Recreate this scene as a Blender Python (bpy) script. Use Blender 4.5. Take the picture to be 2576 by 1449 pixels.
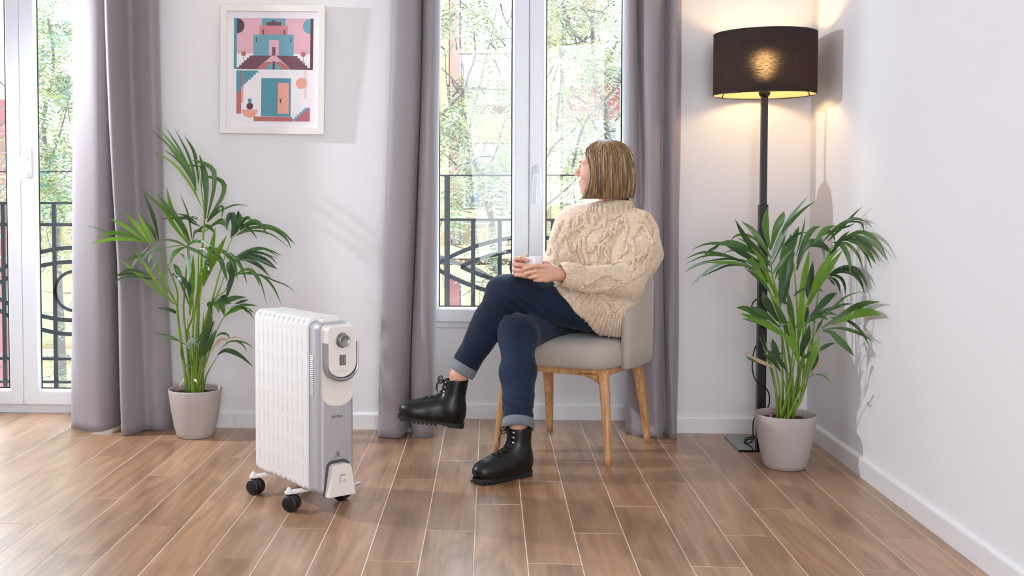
import bpy, bmesh, math, random
import numpy as np
from mathutils import Vector, Matrix

for o in list(bpy.data.objects): bpy.data.objects.remove(o)
SC = bpy.context.scene
COL = SC.collection
PI = math.pi

# ------------------------------------------------------------------ camera
FPX, CXP, CYP, YAW, PITCH, HCAM = 2800.0, 1076.4, 603.4, -0.0554, 0.0405, 1.03
camd = bpy.data.cameras.new('camera'); cam = bpy.data.objects.new('camera', camd); COL.objects.link(cam)
cam.location = (0, 0, HCAM)
cam.rotation_euler = (PI/2 - PITCH, 0, -YAW)
camd.sensor_fit = 'HORIZONTAL'; camd.sensor_width = 36.0
camd.lens = FPX*36.0/2576
camd.shift_x = (1288 - CXP)/2576
camd.shift_y = -(724.5 - CYP)/2576
camd.clip_start = 0.05; camd.clip_end = 200
SC.camera = cam
SC.view_settings.view_transform = 'Standard'; SC.view_settings.look = 'None'
SC.view_settings.gamma = 1.0; SC.view_settings.use_curve_mapping = False
SC.view_settings.exposure = 0.0

# ------------------------------------------------------------------ world and lights
W = bpy.data.worlds.new('sky'); SC.world = W; W.use_nodes = True
bg = W.node_tree.nodes['Background']
bg.inputs[0].default_value = (0.78, 0.89, 1.0, 1); bg.inputs[1].default_value = 10.5

def lamp(name, kind, loc, energy, color=(1, 1, 1), target=None, direction=None, **kw):
    d = bpy.data.lights.new(name, kind); o = bpy.data.objects.new(name, d); COL.objects.link(o)
    d.energy = energy; d.color = color; o.location = loc
    for k, v in kw.items(): setattr(d, k, v)
    if target is not None: direction = Vector(target) - Vector(loc)
    if direction is not None: o.rotation_euler = Vector(direction).to_track_quat('-Z', 'Y').to_euler()
    return o
# lamp standing left of the picture, it throws the shadow of the heater and the frame
lamp('key_lamp', 'SPOT', (-3.0, 4.32, 1.95), 262, (0.93, 0.96, 1.0), target=(0.1, 3.75, 0.15), spot_size=2.05, spot_blend=1.0, shadow_soft_size=0.035)
# two added area fills, then the ceiling spot above the picture
lamp('ceiling_fill', 'AREA', (-0.4, 1.2, 2.70), 9, (0.90, 0.96, 1.0), direction=(0, 0.0, -1), shape='RECTANGLE', size=3.6, size_y=3.0)  # added overhead fill to brighten the room, no fitting here
lamp('rear_fill', 'AREA', (0.1, -1.9, 1.45), 152, (0.93, 0.96, 1.0), direction=(-0.32, 1, -0.03), shape='RECTANGLE', size=2.3, size_y=2.3)  # added fill behind the camera, the rear wall has no window
lamp('ceiling_spot', 'SPOT', (-0.98, 4.55, 2.68), 9, (1.0, 0.72, 0.42), target=(-0.98, 4.86, 1.9), spot_size=1.0, spot_blend=0.8, shadow_soft_size=0.04)

# ------------------------------------------------------------------ pixel rays (2576 x 1449), used to measure places in the room
_f = np.array([math.sin(YAW)*math.cos(PITCH), math.cos(YAW)*math.cos(PITCH), -math.sin(PITCH)])
_r = np.array([math.cos(YAW), -math.sin(YAW), 0.0]); _d = np.cross(_f, _r)
_C = np.array([0, 0, HCAM])
def ray(x, y): return _f + _r*(x - CXP)/FPX + _d*(y - CYP)/FPX
def ay(x, y, Y): r = ray(x, y); return _C + r*(Y/r[1])
def fl(x, y, z=0.0): r = ray(x, y); return _C + r*((z - HCAM)/r[2])

# ------------------------------------------------------------------ materials
def srgb(h):
    h = h.lstrip('#'); c = [int(h[i:i+2], 16)/255 for i in (0, 2, 4)]
    return tuple(((x/12.92) if x <= 0.04045 else ((x+0.055)/1.055)**2.4) for x in c) + (1.0,)
MATS = {}
def mat(name, color, rough=0.5, metal=0.0, spec=0.5, noise=None, bump=None, sheen=0.0, trans=0.0, emit=None, coat=0.0, sss=0.0):
    """noise=(scale, amount, stretch xyz); bump=(scale, strength, stretch xyz)"""
    if name in MATS: return MATS[name]
    m = bpy.data.materials.new(name); m.use_nodes = True; nt = m.node_tree; N = nt.nodes; L = nt.links
    b = N['Principled BSDF']
    if isinstance(color, str): color = srgb(color)
    b.inputs['Base Color'].default_value = color
    b.inputs['Roughness'].default_value = rough; b.inputs['Metallic'].default_value = metal
    b.inputs['Specular IOR Level'].default_value = spec
    if sheen: b.inputs['Sheen Weight'].default_value = sheen
    if trans: b.inputs['Transmission Weight'].default_value = trans
    if coat: b.inputs['Coat Weight'].default_value = coat; b.inputs['Coat Roughness'].default_value = 0.1
    if sss: b.inputs['Subsurface Weight'].default_value = sss; b.inputs['Subsurface Radius'].default_value = (0.012, 0.005, 0.003)
    if emit: b.inputs['Emission Color'].default_value = emit[0]; b.inputs['Emission Strength'].default_value = emit[1]
    if noise or bump:
        tc = N.new('ShaderNodeTexCoord')
    if noise:
        sc, am, st = noise
        mp = N.new('ShaderNodeMapping'); mp.inputs['Scale'].default_value = st; L.new(tc.outputs['Object'], mp.inputs[0])
        n = N.new('ShaderNodeTexNoise'); n.inputs['Scale'].default_value = sc; n.inputs['Detail'].default_value = 5; L.new(mp.outputs[0], n.inputs['Vector'])
        mr = N.new('ShaderNodeMapRange'); mr.inputs[1].default_value = 0.25; mr.inputs[2].default_value = 0.75
        mr.inputs[3].default_value = 1 - am; mr.inputs[4].default_value = 1 + am; L.new(n.outputs[0], mr.inputs[0])
        mx = N.new('ShaderNodeVectorMath'); mx.operation = 'SCALE'; mx.inputs[0].default_value = color[:3]; L.new(mr.outputs[0], mx.inputs['Scale'])
        L.new(mx.outputs[0], b.inputs['Base Color'])
    if bump:
        sc, am, st = bump
        mp = N.new('ShaderNodeMapping'); mp.inputs['Scale'].default_value = st; L.new(tc.outputs['Object'], mp.inputs[0])
        n = N.new('ShaderNodeTexNoise'); n.inputs['Scale'].default_value = sc; n.inputs['Detail'].default_value = 3; L.new(mp.outputs[0], n.inputs['Vector'])
        bp = N.new('ShaderNodeBump'); bp.inputs['Strength'].default_value = am; bp.inputs['Distance'].default_value = 0.003
        L.new(n.outputs[0], bp.inputs['Height']); L.new(bp.outputs[0], b.inputs['Normal'])
    MATS[name] = m; return m

def floor_mat():
    m = bpy.data.materials.new('wood_look_tile'); m.use_nodes = True; nt = m.node_tree; N = nt.nodes; L = nt.links
    b = N['Principled BSDF']; tc = N.new('ShaderNodeTexCoord'); oi = N.new('ShaderNodeObjectInfo')
    off = N.new('ShaderNodeVectorMath'); off.operation = 'SCALE'; off.inputs[0].default_value = (37.0, 53.0, 11.0); L.new(oi.outputs['Random'], off.inputs['Scale'])
    ad = N.new('ShaderNodeVectorMath'); ad.operation = 'ADD'; L.new(tc.outputs['Object'], ad.inputs[0]); L.new(off.outputs[0], ad.inputs[1])
    def noise(st, sc, det, dist):
        mp = N.new('ShaderNodeMapping'); mp.inputs['Scale'].default_value = st; L.new(ad.outputs[0], mp.inputs[0])
        n = N.new('ShaderNodeTexNoise'); n.inputs['Scale'].default_value = sc; n.inputs['Detail'].default_value = det; n.inputs['Distortion'].default_value = dist
        L.new(mp.outputs[0], n.inputs['Vector']); return n
    fine = noise((60, 1.6, 1), 1.0, 6, 0.3); broad = noise((11, 1.5, 1), 1.0, 3, 1.6)
    # growth-ring figure
    mp = N.new('ShaderNodeMapping'); mp.inputs['Scale'].default_value = (14, 1.3, 1); L.new(ad.outputs[0], mp.inputs[0])
    wv = N.new('ShaderNodeTexWave'); wv.wave_type = 'BANDS'; wv.bands_direction = 'X'; wv.inputs['Scale'].default_value = 0.9; wv.inputs['Distortion'].default_value = 7.0; wv.inputs['Detail'].default_value = 2.5; wv.inputs['Detail Scale'].default_value = 0.9
    L.new(mp.outputs[0], wv.inputs['Vector'])
    r1 = N.new('ShaderNodeValToRGB'); r1.color_ramp.elements[0].position = 0.3; r1.color_ramp.elements[1].position = 0.72
    r1.color_ramp.elements[0].color = srgb('#8f6a4b'); r1.color_ramp.elements[1].color = srgb('#bd9472'); L.new(broad.outputs[0], r1.inputs[0])
    r2 = N.new('ShaderNodeMapRange'); r2.inputs[1].default_value = 0.3; r2.inputs[2].default_value = 0.7; r2.inputs[3].default_value = 0.90; r2.inputs[4].default_value = 1.07; L.new(fine.outputs[0], r2.inputs[0])
    r4 = N.new('ShaderNodeMapRange'); r4.inputs[3].default_value = 0.93; r4.inputs[4].default_value = 1.03; L.new(wv.outputs['Fac'], r4.inputs[0])
    r3 = N.new('ShaderNodeMapRange'); r3.inputs[3].default_value = 0.84; r3.inputs[4].default_value = 1.10; L.new(oi.outputs['Random'], r3.inputs[0])
    mu = N.new('ShaderNodeMath'); mu.operation = 'MULTIPLY'; L.new(r2.outputs[0], mu.inputs[0]); L.new(r3.outputs[0], mu.inputs[1])
    mu2 = N.new('ShaderNodeMath'); mu2.operation = 'MULTIPLY'; L.new(mu.outputs[0], mu2.inputs[0]); L.new(r4.outputs[0], mu2.inputs[1])
    sc = N.new('ShaderNodeVectorMath'); sc.operation = 'SCALE'; L.new(r1.outputs[0], sc.inputs[0]); L.new(mu2.outputs[0], sc.inputs['Scale'])
    L.new(sc.outputs[0], b.inputs['Base Color'])
    b.inputs['Roughness'].default_value = 0.30; b.inputs['Specular IOR Level'].default_value = 1.0
    bp = N.new('ShaderNodeBump'); bp.inputs['Strength'].default_value = 0.12; bp.inputs['Distance'].default_value = 0.001
    L.new(fine.outputs[0], bp.inputs['Height']); L.new(bp.outputs[0], b.inputs['Normal'])
    MATS['floor'] = m; return m

def wood_mat(name, c0, c1, st=(30, 30, 1.6), rough=0.42):
    m = bpy.data.materials.new(name); m.use_nodes = True; nt = m.node_tree; N = nt.nodes; L = nt.links
    b = N['Principled BSDF']; tc = N.new('ShaderNodeTexCoord')
    mp = N.new('ShaderNodeMapping'); mp.inputs['Scale'].default_value = st; L.new(tc.outputs['Object'], mp.inputs[0])
    n = N.new('ShaderNodeTexNoise'); n.inputs['Scale'].default_value = 3.0; n.inputs['Detail'].default_value = 5; n.inputs['Distortion'].default_value = 0.8; L.new(mp.outputs[0], n.inputs['Vector'])
    r = N.new('ShaderNodeValToRGB'); r.color_ramp.elements[0].position = 0.35; r.color_ramp.elements[1].position = 0.65
    r.color_ramp.elements[0].color = srgb(c0); r.color_ramp.elements[1].color = srgb(c1); L.new(n.outputs[0], r.inputs[0]); L.new(r.outputs[0], b.inputs['Base Color'])
    b.inputs['Roughness'].default_value = rough
    MATS[name] = m; return m

def glass_mat():
    m = bpy.data.materials.new('window_glass'); m.use_nodes = True; nt = m.node_tree; N = nt.nodes; L = nt.links
    for n in list(N): N.remove(n)
    out = N.new('ShaderNodeOutputMaterial'); t = N.new('ShaderNodeBsdfTransparent'); t.inputs[0].default_value = (0.95, 0.975, 0.97, 1)
    g = N.new('ShaderNodeBsdfGlossy'); g.inputs['Roughness'].default_value = 0.01
    lw = N.new('ShaderNodeLayerWeight'); pw = N.new('ShaderNodeMath'); pw.operation = 'POWER'; pw.inputs[1].default_value = 4.0; L.new(lw.outputs['Facing'], pw.inputs[0])
    fr = N.new('ShaderNodeMath'); fr.operation = 'MULTIPLY_ADD'; fr.inputs[1].default_value = 0.5; fr.inputs[2].default_value = 0.025; L.new(pw.outputs[0], fr.inputs[0])
    mx = N.new('ShaderNodeMixShader'); L.new(fr.outputs[0], mx.inputs[0]); L.new(t.outputs[0], mx.inputs[1]); L.new(g.outputs[0], mx.inputs[2]); L.new(mx.outputs[0], out.inputs[0])
    MATS['glass'] = m; return m

def shade_mat():
    # black fabric outside, cream lining inside, a little light passes straight through the weave
    m = bpy.data.materials.new('black_shade_fabric'); m.use_nodes = True; nt = m.node_tree; N = nt.nodes; L = nt.links
    b = N['Principled BSDF']; out = N['Material Output']; b.inputs['Roughness'].default_value = 0.9; b.inputs['Specular IOR Level'].default_value = 0.15
    g = N.new('ShaderNodeNewGeometry'); c = N.new('ShaderNodeMix'); c.data_type = 'RGBA'; L.new(g.outputs['Backfacing'], c.inputs[0]); c.inputs[6].default_value = srgb('#2a2529'); c.inputs[7].default_value = srgb('#c9b48e'); L.new(c.outputs[2], b.inputs['Base Color'])
    t = N.new('ShaderNodeBsdfRefraction'); t.inputs['Color'].default_value = (1.0, 0.80, 0.55, 1); t.inputs['IOR'].default_value = 1.32; t.inputs['Roughness'].default_value = 0.62
    mx = N.new('ShaderNodeMixShader'); L.new(b.outputs[0], mx.inputs[1]); L.new(t.outputs[0], mx.inputs[2]); L.new(mx.outputs[0], out.inputs[0])
    tc = N.new('ShaderNodeTexCoord'); mp = N.new('ShaderNodeMapping'); mp.inputs['Scale'].default_value = (60, 60, 420); L.new(tc.outputs['Object'], mp.inputs[0])
    n = N.new('ShaderNodeTexNoise'); n.inputs['Scale'].default_value = 1.0; n.inputs['Detail'].default_value = 3; L.new(mp.outputs[0], n.inputs['Vector'])
    r = N.new('ShaderNodeMapRange'); r.inputs[1].default_value = 0.3; r.inputs[2].default_value = 0.7; r.inputs[3].default_value = 0.002; r.inputs[4].default_value = 0.022; L.new(n.outputs[0], r.inputs[0]); L.new(r.outputs[0], mx.inputs[0])
    return m
def translucent_mat(name, color, tcolor, fac, rough=0.9, weave=None):
    m = bpy.data.materials.new(name); m.use_nodes = True; nt = m.node_tree; N = nt.nodes; L = nt.links
    b = N['Principled BSDF']; out = N['Material Output']
    b.inputs['Base Color'].default_value = srgb(color); b.inputs['Roughness'].default_value = rough; b.inputs['Specular IOR Level'].default_value = 0.25
    t = N.new('ShaderNodeBsdfTranslucent'); t.inputs[0].default_value = srgb(tcolor)
    mx = N.new('ShaderNodeMixShader'); mx.inputs[0].default_value = fac
    L.new(b.outputs[0], mx.inputs[1]); L.new(t.outputs[0], mx.inputs[2]); L.new(mx.outputs[0], out.inputs[0])
    if weave:
        tc = N.new('ShaderNodeTexCoord'); mp = N.new('ShaderNodeMapping'); mp.inputs['Scale'].default_value = weave; L.new(tc.outputs['Object'], mp.inputs[0])
        n = N.new('ShaderNodeTexNoise'); n.inputs['Scale'].default_value = 1.0; n.inputs['Detail'].default_value = 3; L.new(mp.outputs[0], n.inputs['Vector'])
        r = N.new('ShaderNodeMapRange'); r.inputs[1].default_value = 0.3; r.inputs[2].default_value = 0.7; r.inputs[3].default_value = 0.35; r.inputs[4].default_value = 1.5
        L.new(n.outputs[0], r.inputs[0])
        mu = N.new('ShaderNodeMath'); mu.operation = 'MULTIPLY'; mu.inputs[1].default_value = fac; L.new(r.outputs[0], mu.inputs[0]); L.new(mu.outputs[0], mx.inputs[0])
    MATS[name] = m; return m

floor_mat(); glass_mat()
WALL = mat('wall_paint', '#eae9ed', 0.85, bump=(220, 0.06, (1, 1, 1)))
WHITE = mat('white_lacquer', '#ebebed', 0.35)
UPVC = mat('white_upvc', '#e6e8ee', 0.3)
GROUT = mat('grout', '#e6dccf', 0.8)
BLACKM = mat('black_metal', '#0c0c0d', 0.38, spec=0.5)

# ------------------------------------------------------------------ mesh helpers
class MB:
    def __init__(s): s.v = []; s.f = []; s.m = []; s.sm = []
    def add(s, vs, fs, mi=0, smooth=False):
        n = len(s.v); s.v += [tuple(map(float, p)) for p in vs]
        for f in fs: s.f.append(tuple(i + n for i in f)); s.m.append(mi); s.sm.append(smooth)
        return s
    def box(s, a, b, mi=0):
        (x0, y0, z0), (x1, y1, z1) = a, b
        vs = [(x0, y0, z0), (x1, y0, z0), (x1, y1, z0), (x0, y1, z0), (x0, y0, z1), (x1, y0, z1), (x1, y1, z1), (x0, y1, z1)]
        return s.add(vs, [(0, 3, 2, 1), (4, 5, 6, 7), (0, 1, 5, 4), (1, 2, 6, 5), (2, 3, 7, 6), (3, 0, 4, 7)], mi)
    def bbox(s, a, b, r=0.003, mi=0):
        """box with chamfered edges"""
        (x0, y0, z0), (x1, y1, z1) = a, b
        bm = bmesh.new(); bmesh.ops.create_cube(bm, size=1)
        for v in bm.verts: v.co = ((x0 + x1)/2 + v.co.x*(x1 - x0), (y0 + y1)/2 + v.co.y*(y1 - y0), (z0 + z1)/2 + v.co.z*(z1 - z0))
        r = min(r, 0.45*min(abs(x1 - x0), abs(y1 - y0), abs(z1 - z0)))
        bmesh.ops.bevel(bm, geom=bm.edges[:], offset=r, segments=2, affect='EDGES', profile=0.6)
        return s.bm(bm, mi)
    def bm(s, bm, mi=0, smooth=False):
        bm.verts.index_update(); s.add([v.co[:] for v in bm.verts], [[v.index for v in f.verts] for f in bm.faces], mi, smooth); bm.free(); return s
    def tube(s, pts, rad, n=8, mi=0, smooth=True, caps=True, flat=1.0, up=None):
        P = [np.array(p, float) for p in pts]; K = len(P)
        if not hasattr(rad, '__len__'): rad = [rad]*K
        T = [P[min(i + 1, K - 1)] - P[max(i - 1, 0)] for i in range(K)]; T = [t/(np.linalg.norm(t) + 1e-12) for t in T]
        u = np.array(up, float) if up is not None else (np.array([0, 0, 1.0]) if abs(T[0][2]) < 0.9 else np.array([1.0, 0, 0]))
        vs = []; fs = []
        for i in range(K):
            u = u - T[i]*(u@T[i]); u = u/(np.linalg.norm(u) + 1e-12); w = np.cross(T[i], u)
            for k in range(n):
                a = 2*PI*k/n; vs.append(P[i] + rad[i]*(math.cos(a)*w + flat*math.sin(a)*u))
        for i in range(K - 1):
            for k in range(n): fs.append((i*n + k, i*n + (k + 1) % n, (i + 1)*n + (k + 1) % n, (i + 1)*n + k))
        if caps: fs.append(tuple(range(n - 1, -1, -1))); fs.append(tuple((K - 1)*n + k for k in range(n)))
        return s.add(vs, fs, mi, smooth)
    def lathe(s, prof, c=(0, 0, 0), n=32, mi=0, smooth=True, axis='z', M=None):
        """prof: (radius, height) pairs"""
        vs = []; fs = []; K = len(prof)
        for r, h in prof:
            for k in range(n):
                a = 2*PI*k/n; p = (r*math.cos(a), r*math.sin(a), h)
                if M is not None: p = M @ Vector(p)
                vs.append((p[0] + c[0], p[1] + c[1], p[2] + c[2]))
        for i in range(K - 1):
            for k in range(n): fs.append((i*n + k, i*n + (k + 1) % n, (i + 1)*n + (k + 1) % n, (i + 1)*n + k))
        if prof[0][0] > 1e-5: fs.append(tuple(range(n - 1, -1, -1)))
        if prof[-1][0] > 1e-5: fs.append(tuple((K - 1)*n + k for k in range(n)))
        return s.add(vs, fs, mi, smooth)
    def loft(s, loops, mi=0, smooth=True, cap=True, closed=True):
        n = len(loops[0]); vs = [p for l in loops for p in l]; fs = []
        for i in range(len(loops) - 1):
            for k in range(n if closed else n - 1): fs.append((i*n + k, i*n + (k + 1) % n, (i + 1)*n + (k + 1) % n, (i + 1)*n + k))
        if cap and closed: fs.append(tuple(range(n - 1, -1, -1))); fs.append(tuple((len(loops) - 1)*n + k for k in range(n)))
        return s.add(vs, fs, mi, smooth)
    def prism(s, poly, h0, h1, fn=lambda p, h: (p[0], p[1], h), mi=0, smooth=False):
        return s.loft([[fn(p, h0) for p in poly], [fn(p, h1) for p in poly]], mi, smooth)
    def build(s, name, mats, parent=None, off=None, recalc=True):
        me = bpy.data.meshes.new(name)
        V = np.array(s.v, float)
        if off is not None: V = V - np.array(off, float)
        me.from_pydata(V.tolist(), [], s.f); 
        if not isinstance(mats, (list, tuple)): mats = [mats]
        for m in mats: me.materials.append(m)
        me.polygons.foreach_set('material_index', s.m); me.polygons.foreach_set('use_smooth', s.sm)
        if recalc:
            bm = bmesh.new(); bm.from_mesh(me); bmesh.ops.recalc_face_normals(bm, faces=bm.faces); bm.to_mesh(me); bm.free()
        me.update()
        o = bpy.data.objects.new(name, me); COL.objects.link(o)
        if parent is not None: o.parent = parent
        return o
def tag(o, label=None, cat=None, group=None, kind=None):
    if label: o['label'] = label
    if cat: o['category'] = cat
    if group: o['group'] = group
    if kind: o['kind'] = kind
    return o
def thing(name, label, cat, loc=(0, 0, 0), rotz=0.0, group=None):
    o = bpy.data.objects.new(name, None); COL.objects.link(o); o.empty_display_size = 0.1
    o.location = loc; o.rotation_euler = (0, 0, rotz); return tag(o, label, cat, group)
def rrect(w, h, r, n=6, cx=0.0, cy=0.0):
    """rounded rectangle outline, counter clockwise"""
    out = []
    for sx, sy, a0 in ((1, 1, 0), (-1, 1, PI/2), (-1, -1, PI), (1, -1, 1.5*PI)):
        for k in range(n + 1):
            a = a0 + PI/2*k/n; out.append((cx + sx*(w/2 - r) + r*math.cos(a), cy + sy*(h/2 - r) + r*math.sin(a)))
    return out
def spline(pts, n):
    """Catmull-Rom through pts, n samples"""
    P = np.array(pts, float); K = len(P)
    if K == 2: return [P[0] + (P[1] - P[0])*t for t in np.linspace(0, 1, n)]
    Q = np.vstack([2*P[0] - P[1], P, 2*P[-1] - P[-2]]); out = []
    for t in np.linspace(0, K - 1, n):
        i = min(int(t), K - 2); u = t - i; a, b, c, d = Q[i], Q[i + 1], Q[i + 2], Q[i + 3]
        out.append(0.5*((2*b) + (-a + c)*u + (2*a - 5*b + 4*c - d)*u*u + (-a + 3*b - 3*c + d)*u**3))
    return out
def text_mesh(s, size, mirror=False):
    """outline of a word as flat mesh data: verts in the xy plane, centred"""
    c = bpy.data.curves.new('t', 'FONT'); c.body = s; c.size = size; c.align_x = 'CENTER'; c.align_y = 'CENTER'; c.resolution_u = 3
    o = bpy.data.objects.new('t', c); COL.objects.link(o); bpy.context.view_layer.update()
    dg = bpy.context.evaluated_depsgraph_get(); me = bpy.data.meshes.new_from_object(o.evaluated_get(dg))
    vs = [v.co[:] for v in me.vertices]; fs = [tuple(p.vertices) for p in me.polygons]
    bpy.data.objects.remove(o); bpy.data.curves.remove(c); bpy.data.meshes.remove(me); return vs, fs
def structure(o): o['kind'] = 'structure'; return o
# ------------------------------------------------------------------ the room
YW, XR, ZC = 4.845, 1.367, 2.72            # back wall face, right wall face, ceiling
YN = 5.10                                   # face of the window parapet in the niche
NX0, NX1 = -0.335, 0.70                     # window niche
DX0, DX1 = -2.70, -1.675                    # balcony door opening
# floor: grout bed and wood-look tiles, 15 x 90 cm, laid in third bond
fb = structure(MB().box((-3.5, -2.0, -0.10), (XR + 0.0, 5.30, -0.0009)).build('floor', GROUT))
PMESH = {}
def plank(x0, x1, y0, y1):
    w, l = x1 - x0, y1 - y0
    key = (round(w, 3), round(l, 3))
    if key not in PMESH:
        o = MB().bbox((-w/2, -l/2, -0.009), (w/2, l/2, 0.0), 0.0012).build('plank', MATS['floor'], fb); PMESH[key] = o.data
    else:
        o = bpy.data.objects.new('plank', PMESH[key]); COL.objects.link(o); o.parent = fb
    o.location = ((x0 + x1)/2, (y0 + y1)/2, 0)
PW, PL, G = 0.151, 0.90, 0.0024
offs = [3.084, 3.374, 3.675]
for k in range(-15, 12):
    xa = -0.345 + PW*k; xb = xa + PW
    xb = min(xb, XR); xm = (xa + xb)/2
    ymax = YN if NX0 < xm < NX1 else (5.20 if DX0 < xm < DX1 else YW)
    y = offs[k % 3] - 3*PL
    while y < ymax:
        ye = min(y + PL, ymax)
        if ye - y > 0.03 and xb - xa > 0.01: plank(xa + G/2, xb - G/2, y + G/2, ye - G/2)
        y += PL
# walls
MB_ = MB
wb = MB()
def wbx(x0, x1, z0, z1, y0=YW, y1=5.20): wb.box((x0, y0, z0), (x1, y1, z1))
wbx(-3.5, DX0, 0, ZC); wbx(DX0, DX1, 2.36, ZC); wbx(DX1, NX0, 0, ZC); wbx(NX0, NX1, 2.36, ZC); wbx(NX1, XR, 0, ZC)
wb.box((NX0, YN, 0), (NX1, 5.30, 0.44))
structure(wb.build('wall_back', WALL))
structure(MB().box((XR, -2.0, -0.05), (XR + 0.2, 5.30, ZC)).build('wall_right', WALL))
structure(MB().box((-3.7, -2.0, -0.05), (-3.5, 5.30, ZC)).build('wall_left', WALL))
structure(MB().box((-3.7, -2.2, -0.05), (XR + 0.2, -2.0, ZC)).build('wall_rear', WALL))
structure(MB().box((-3.7, -2.2, ZC), (XR + 0.2, 5.30, ZC + 0.15)).build('ceiling', WALL))
# baseboards: tile skirting with rounded top, in lengths
def skirt(name, segs):
    root = bpy.data.objects.new(name, None); COL.objects.link(root); root['kind'] = 'structure'
    prof = [(0, 0), (0.014, 0), (0.014, 0.062), (0.0125, 0.067), (0.009, 0.0705), (0.004, 0.072), (0, 0.0725)]
    for (p, q, n) in segs:           # from p to q along the wall, n = direction into the room
        mb = MB(); p = np.array(p); q = np.array(q); n = np.array(n)
        mb.loft([[(*(e + n*a), h) for a, h in prof] for e in (p, q)], smooth=False)
        mb.build('skirting_tile', WHITE, root)
def cut(p, q, n, step=0.9, start=0.0):
    p = np.array(p, float); q = np.array(q, float); L = np.linalg.norm(q - p); d = (q - p)/L; out = []; a = 0.0; b = start or step
    while a < L - 1e-6:
        e = min(b, L); out.append((p + d*(a + 0.0004), p + d*(e - 0.0004), n)); a = e; b += step
    return out
skirt('baseboard_back', cut((DX1, YW), (NX0, YW), (0, -1), 0.9, 0.55) + cut((NX1, YW), (XR, YW), (0, -1), 0.9, 0.5))
skirt('baseboard_niche', cut((NX0, YN), (NX1, YN), (0, -1), 0.9, 0.6))
skirt('baseboard_right', cut((XR, -1.9), (XR, YW), (-1, 0), 0.9, 5.03-0.9*5))

# ------------------------------------------------------------------ balcony window and balcony door (white, two leaves)
RUB = mat('rubber_seal', '#101316', 0.5)
def leaf(root, x0, x1, z0, z1, yf, sl, sr, sb, st=0.075):
    """a leaf: four profiles, a seal and a pane; yf = room-side face"""
    lf = MB(); t = 0.058
    a, b, c, d = x0 + sl, x1 - sr, z0 + sb, z1 - st
    def rail(p0, p1):
        lf.bbox(p0, p1, 0.006)
    rail((x0, yf, z0), (a, yf + t, z1)); rail((b, yf, z0), (x1, yf + t, z1))
    rail((a - 0.002, yf + 0.0005, z0), (b + 0.002, yf + t, c)); rail((a - 0.002, yf + 0.0005, d), (b + 0.002, yf + t, z1))
    # glazing bead, sloped towards the pane
    for (p, q) in (((a, c), (b, c)), ((b, c), (b, d)), ((b, d), (a, d)), ((a, d), (a, c))):
        p = np.array(p); q = np.array(q); dd = (q - p)/np.linalg.norm(q - p); n = np.array([-dd[1], dd[0]]); w = 0.010
        P = [(p, yf + 0.004), (q, yf + 0.004), (q + n*w - dd*w, yf + 0.018), (p + n*w + dd*w, yf + 0.018)]
        lf.add([(u[0], y, u[1]) for u, y in P], [(0, 1, 2, 3)])
    o = lf.build('leaf', UPVC, root)
    s = MB(); w = 0.010
    for (p0, p1) in (((a + w - .001, c + w - .001), (a + w + 0.004, d - w)), ((b - w - 0.004, c + w - .001), (b - w + .001, d - w)), ((a + w, c + w - .001), (b - w, c + w + 0.004)), ((a + w, d - w - 0.004), (b - w, d - w + .001))):
        s.box((p0[0], yf + 0.017, p0[1]), (p1[0], yf + 0.021, p1[1]))
    s.build('seal', RUB, o)
    g = MB(); g.box((a, yf + 0.024, c), (b, yf + 0.027, d)); g.build('pane', MATS['glass'], o)
    return o
def handle(o, x, zc, yf, lever_dx=-0.016):
    h = MB()
    # base plate: tall rounded shield
    pl = rrect(0.034, 0.150, 0.017, 6)
    h.loft([[(x + p[0], yf, zc + p[1]) for p in pl], [(x + p[0], yf - 0.006, zc + p[1]) for p in pl], [(x + 0.86*p[0], yf - 0.011, zc + 0.97*p[1]) for p in pl]])
    h.tube([(x, yf - 0.008, zc + 0.02), (x, yf - 0.045, zc + 0.02)], 0.011, 12)
    pts = [(x, yf - 0.043, zc + 0.03), (x + 0.2*lever_dx, yf - 0.050, zc + 0.012), (x + 0.5*lever_dx, yf - 0.050, zc - 0.03), (x + 0.55*lever_dx, yf - 0.048, zc - 0.08), (x + 0.55*lever_dx, yf - 0.046, zc - 0.098)]
    h.tube(spline(pts, 14), [0.008] + [0.012]*3 + [0.0115]*8 + [0.011, 0.007], 10, flat=0.62, up=(0, 1, 0))
    return h.build('window_handle', UPVC, o)
def sash_window(name, ox0, ox1, z0, z1, xm, yf, sill):
    root = bpy.data.objects.new(name, None); COL.objects.link(root); root['kind'] = 'structure'
    fr = MB()
    fw = 0.045
    fr.bbox((ox0, yf + 0.012, z0), (ox0 + fw, yf + 0.085, z1), 0.004); fr.bbox((ox1 - fw, yf + 0.012, z0), (ox1, yf + 0.085, z1), 0.004)
    fr.bbox((ox0 + fw, yf + 0.0125, z0), (ox1 - fw, yf + 0.085, z0 + sill), 0.004); fr.bbox((ox0 + fw, yf + 0.0125, z1 - fw), (ox1 - fw, yf + 0.085, z1), 0.004)
    fr.build('window_frame', UPVC, root)
    return root
# window over the parapet
w1 = sash_window('window_1', NX0, NX1, 0.42, 2.36, 0.178, 5.078, 0.028)
l1 = leaf(w1, NX0 + 0.03, 0.1775, 0.448, 2.34, 5.072, 0.065, 0.066, 0.060)
l2 = leaf(w1, 0.1785, NX1 - 0.03, 0.448, 2.34, 5.072, 0.066, 0.065, 0.060)
handle(l2, 0.208, 1.092, 5.072, -0.014)
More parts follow.
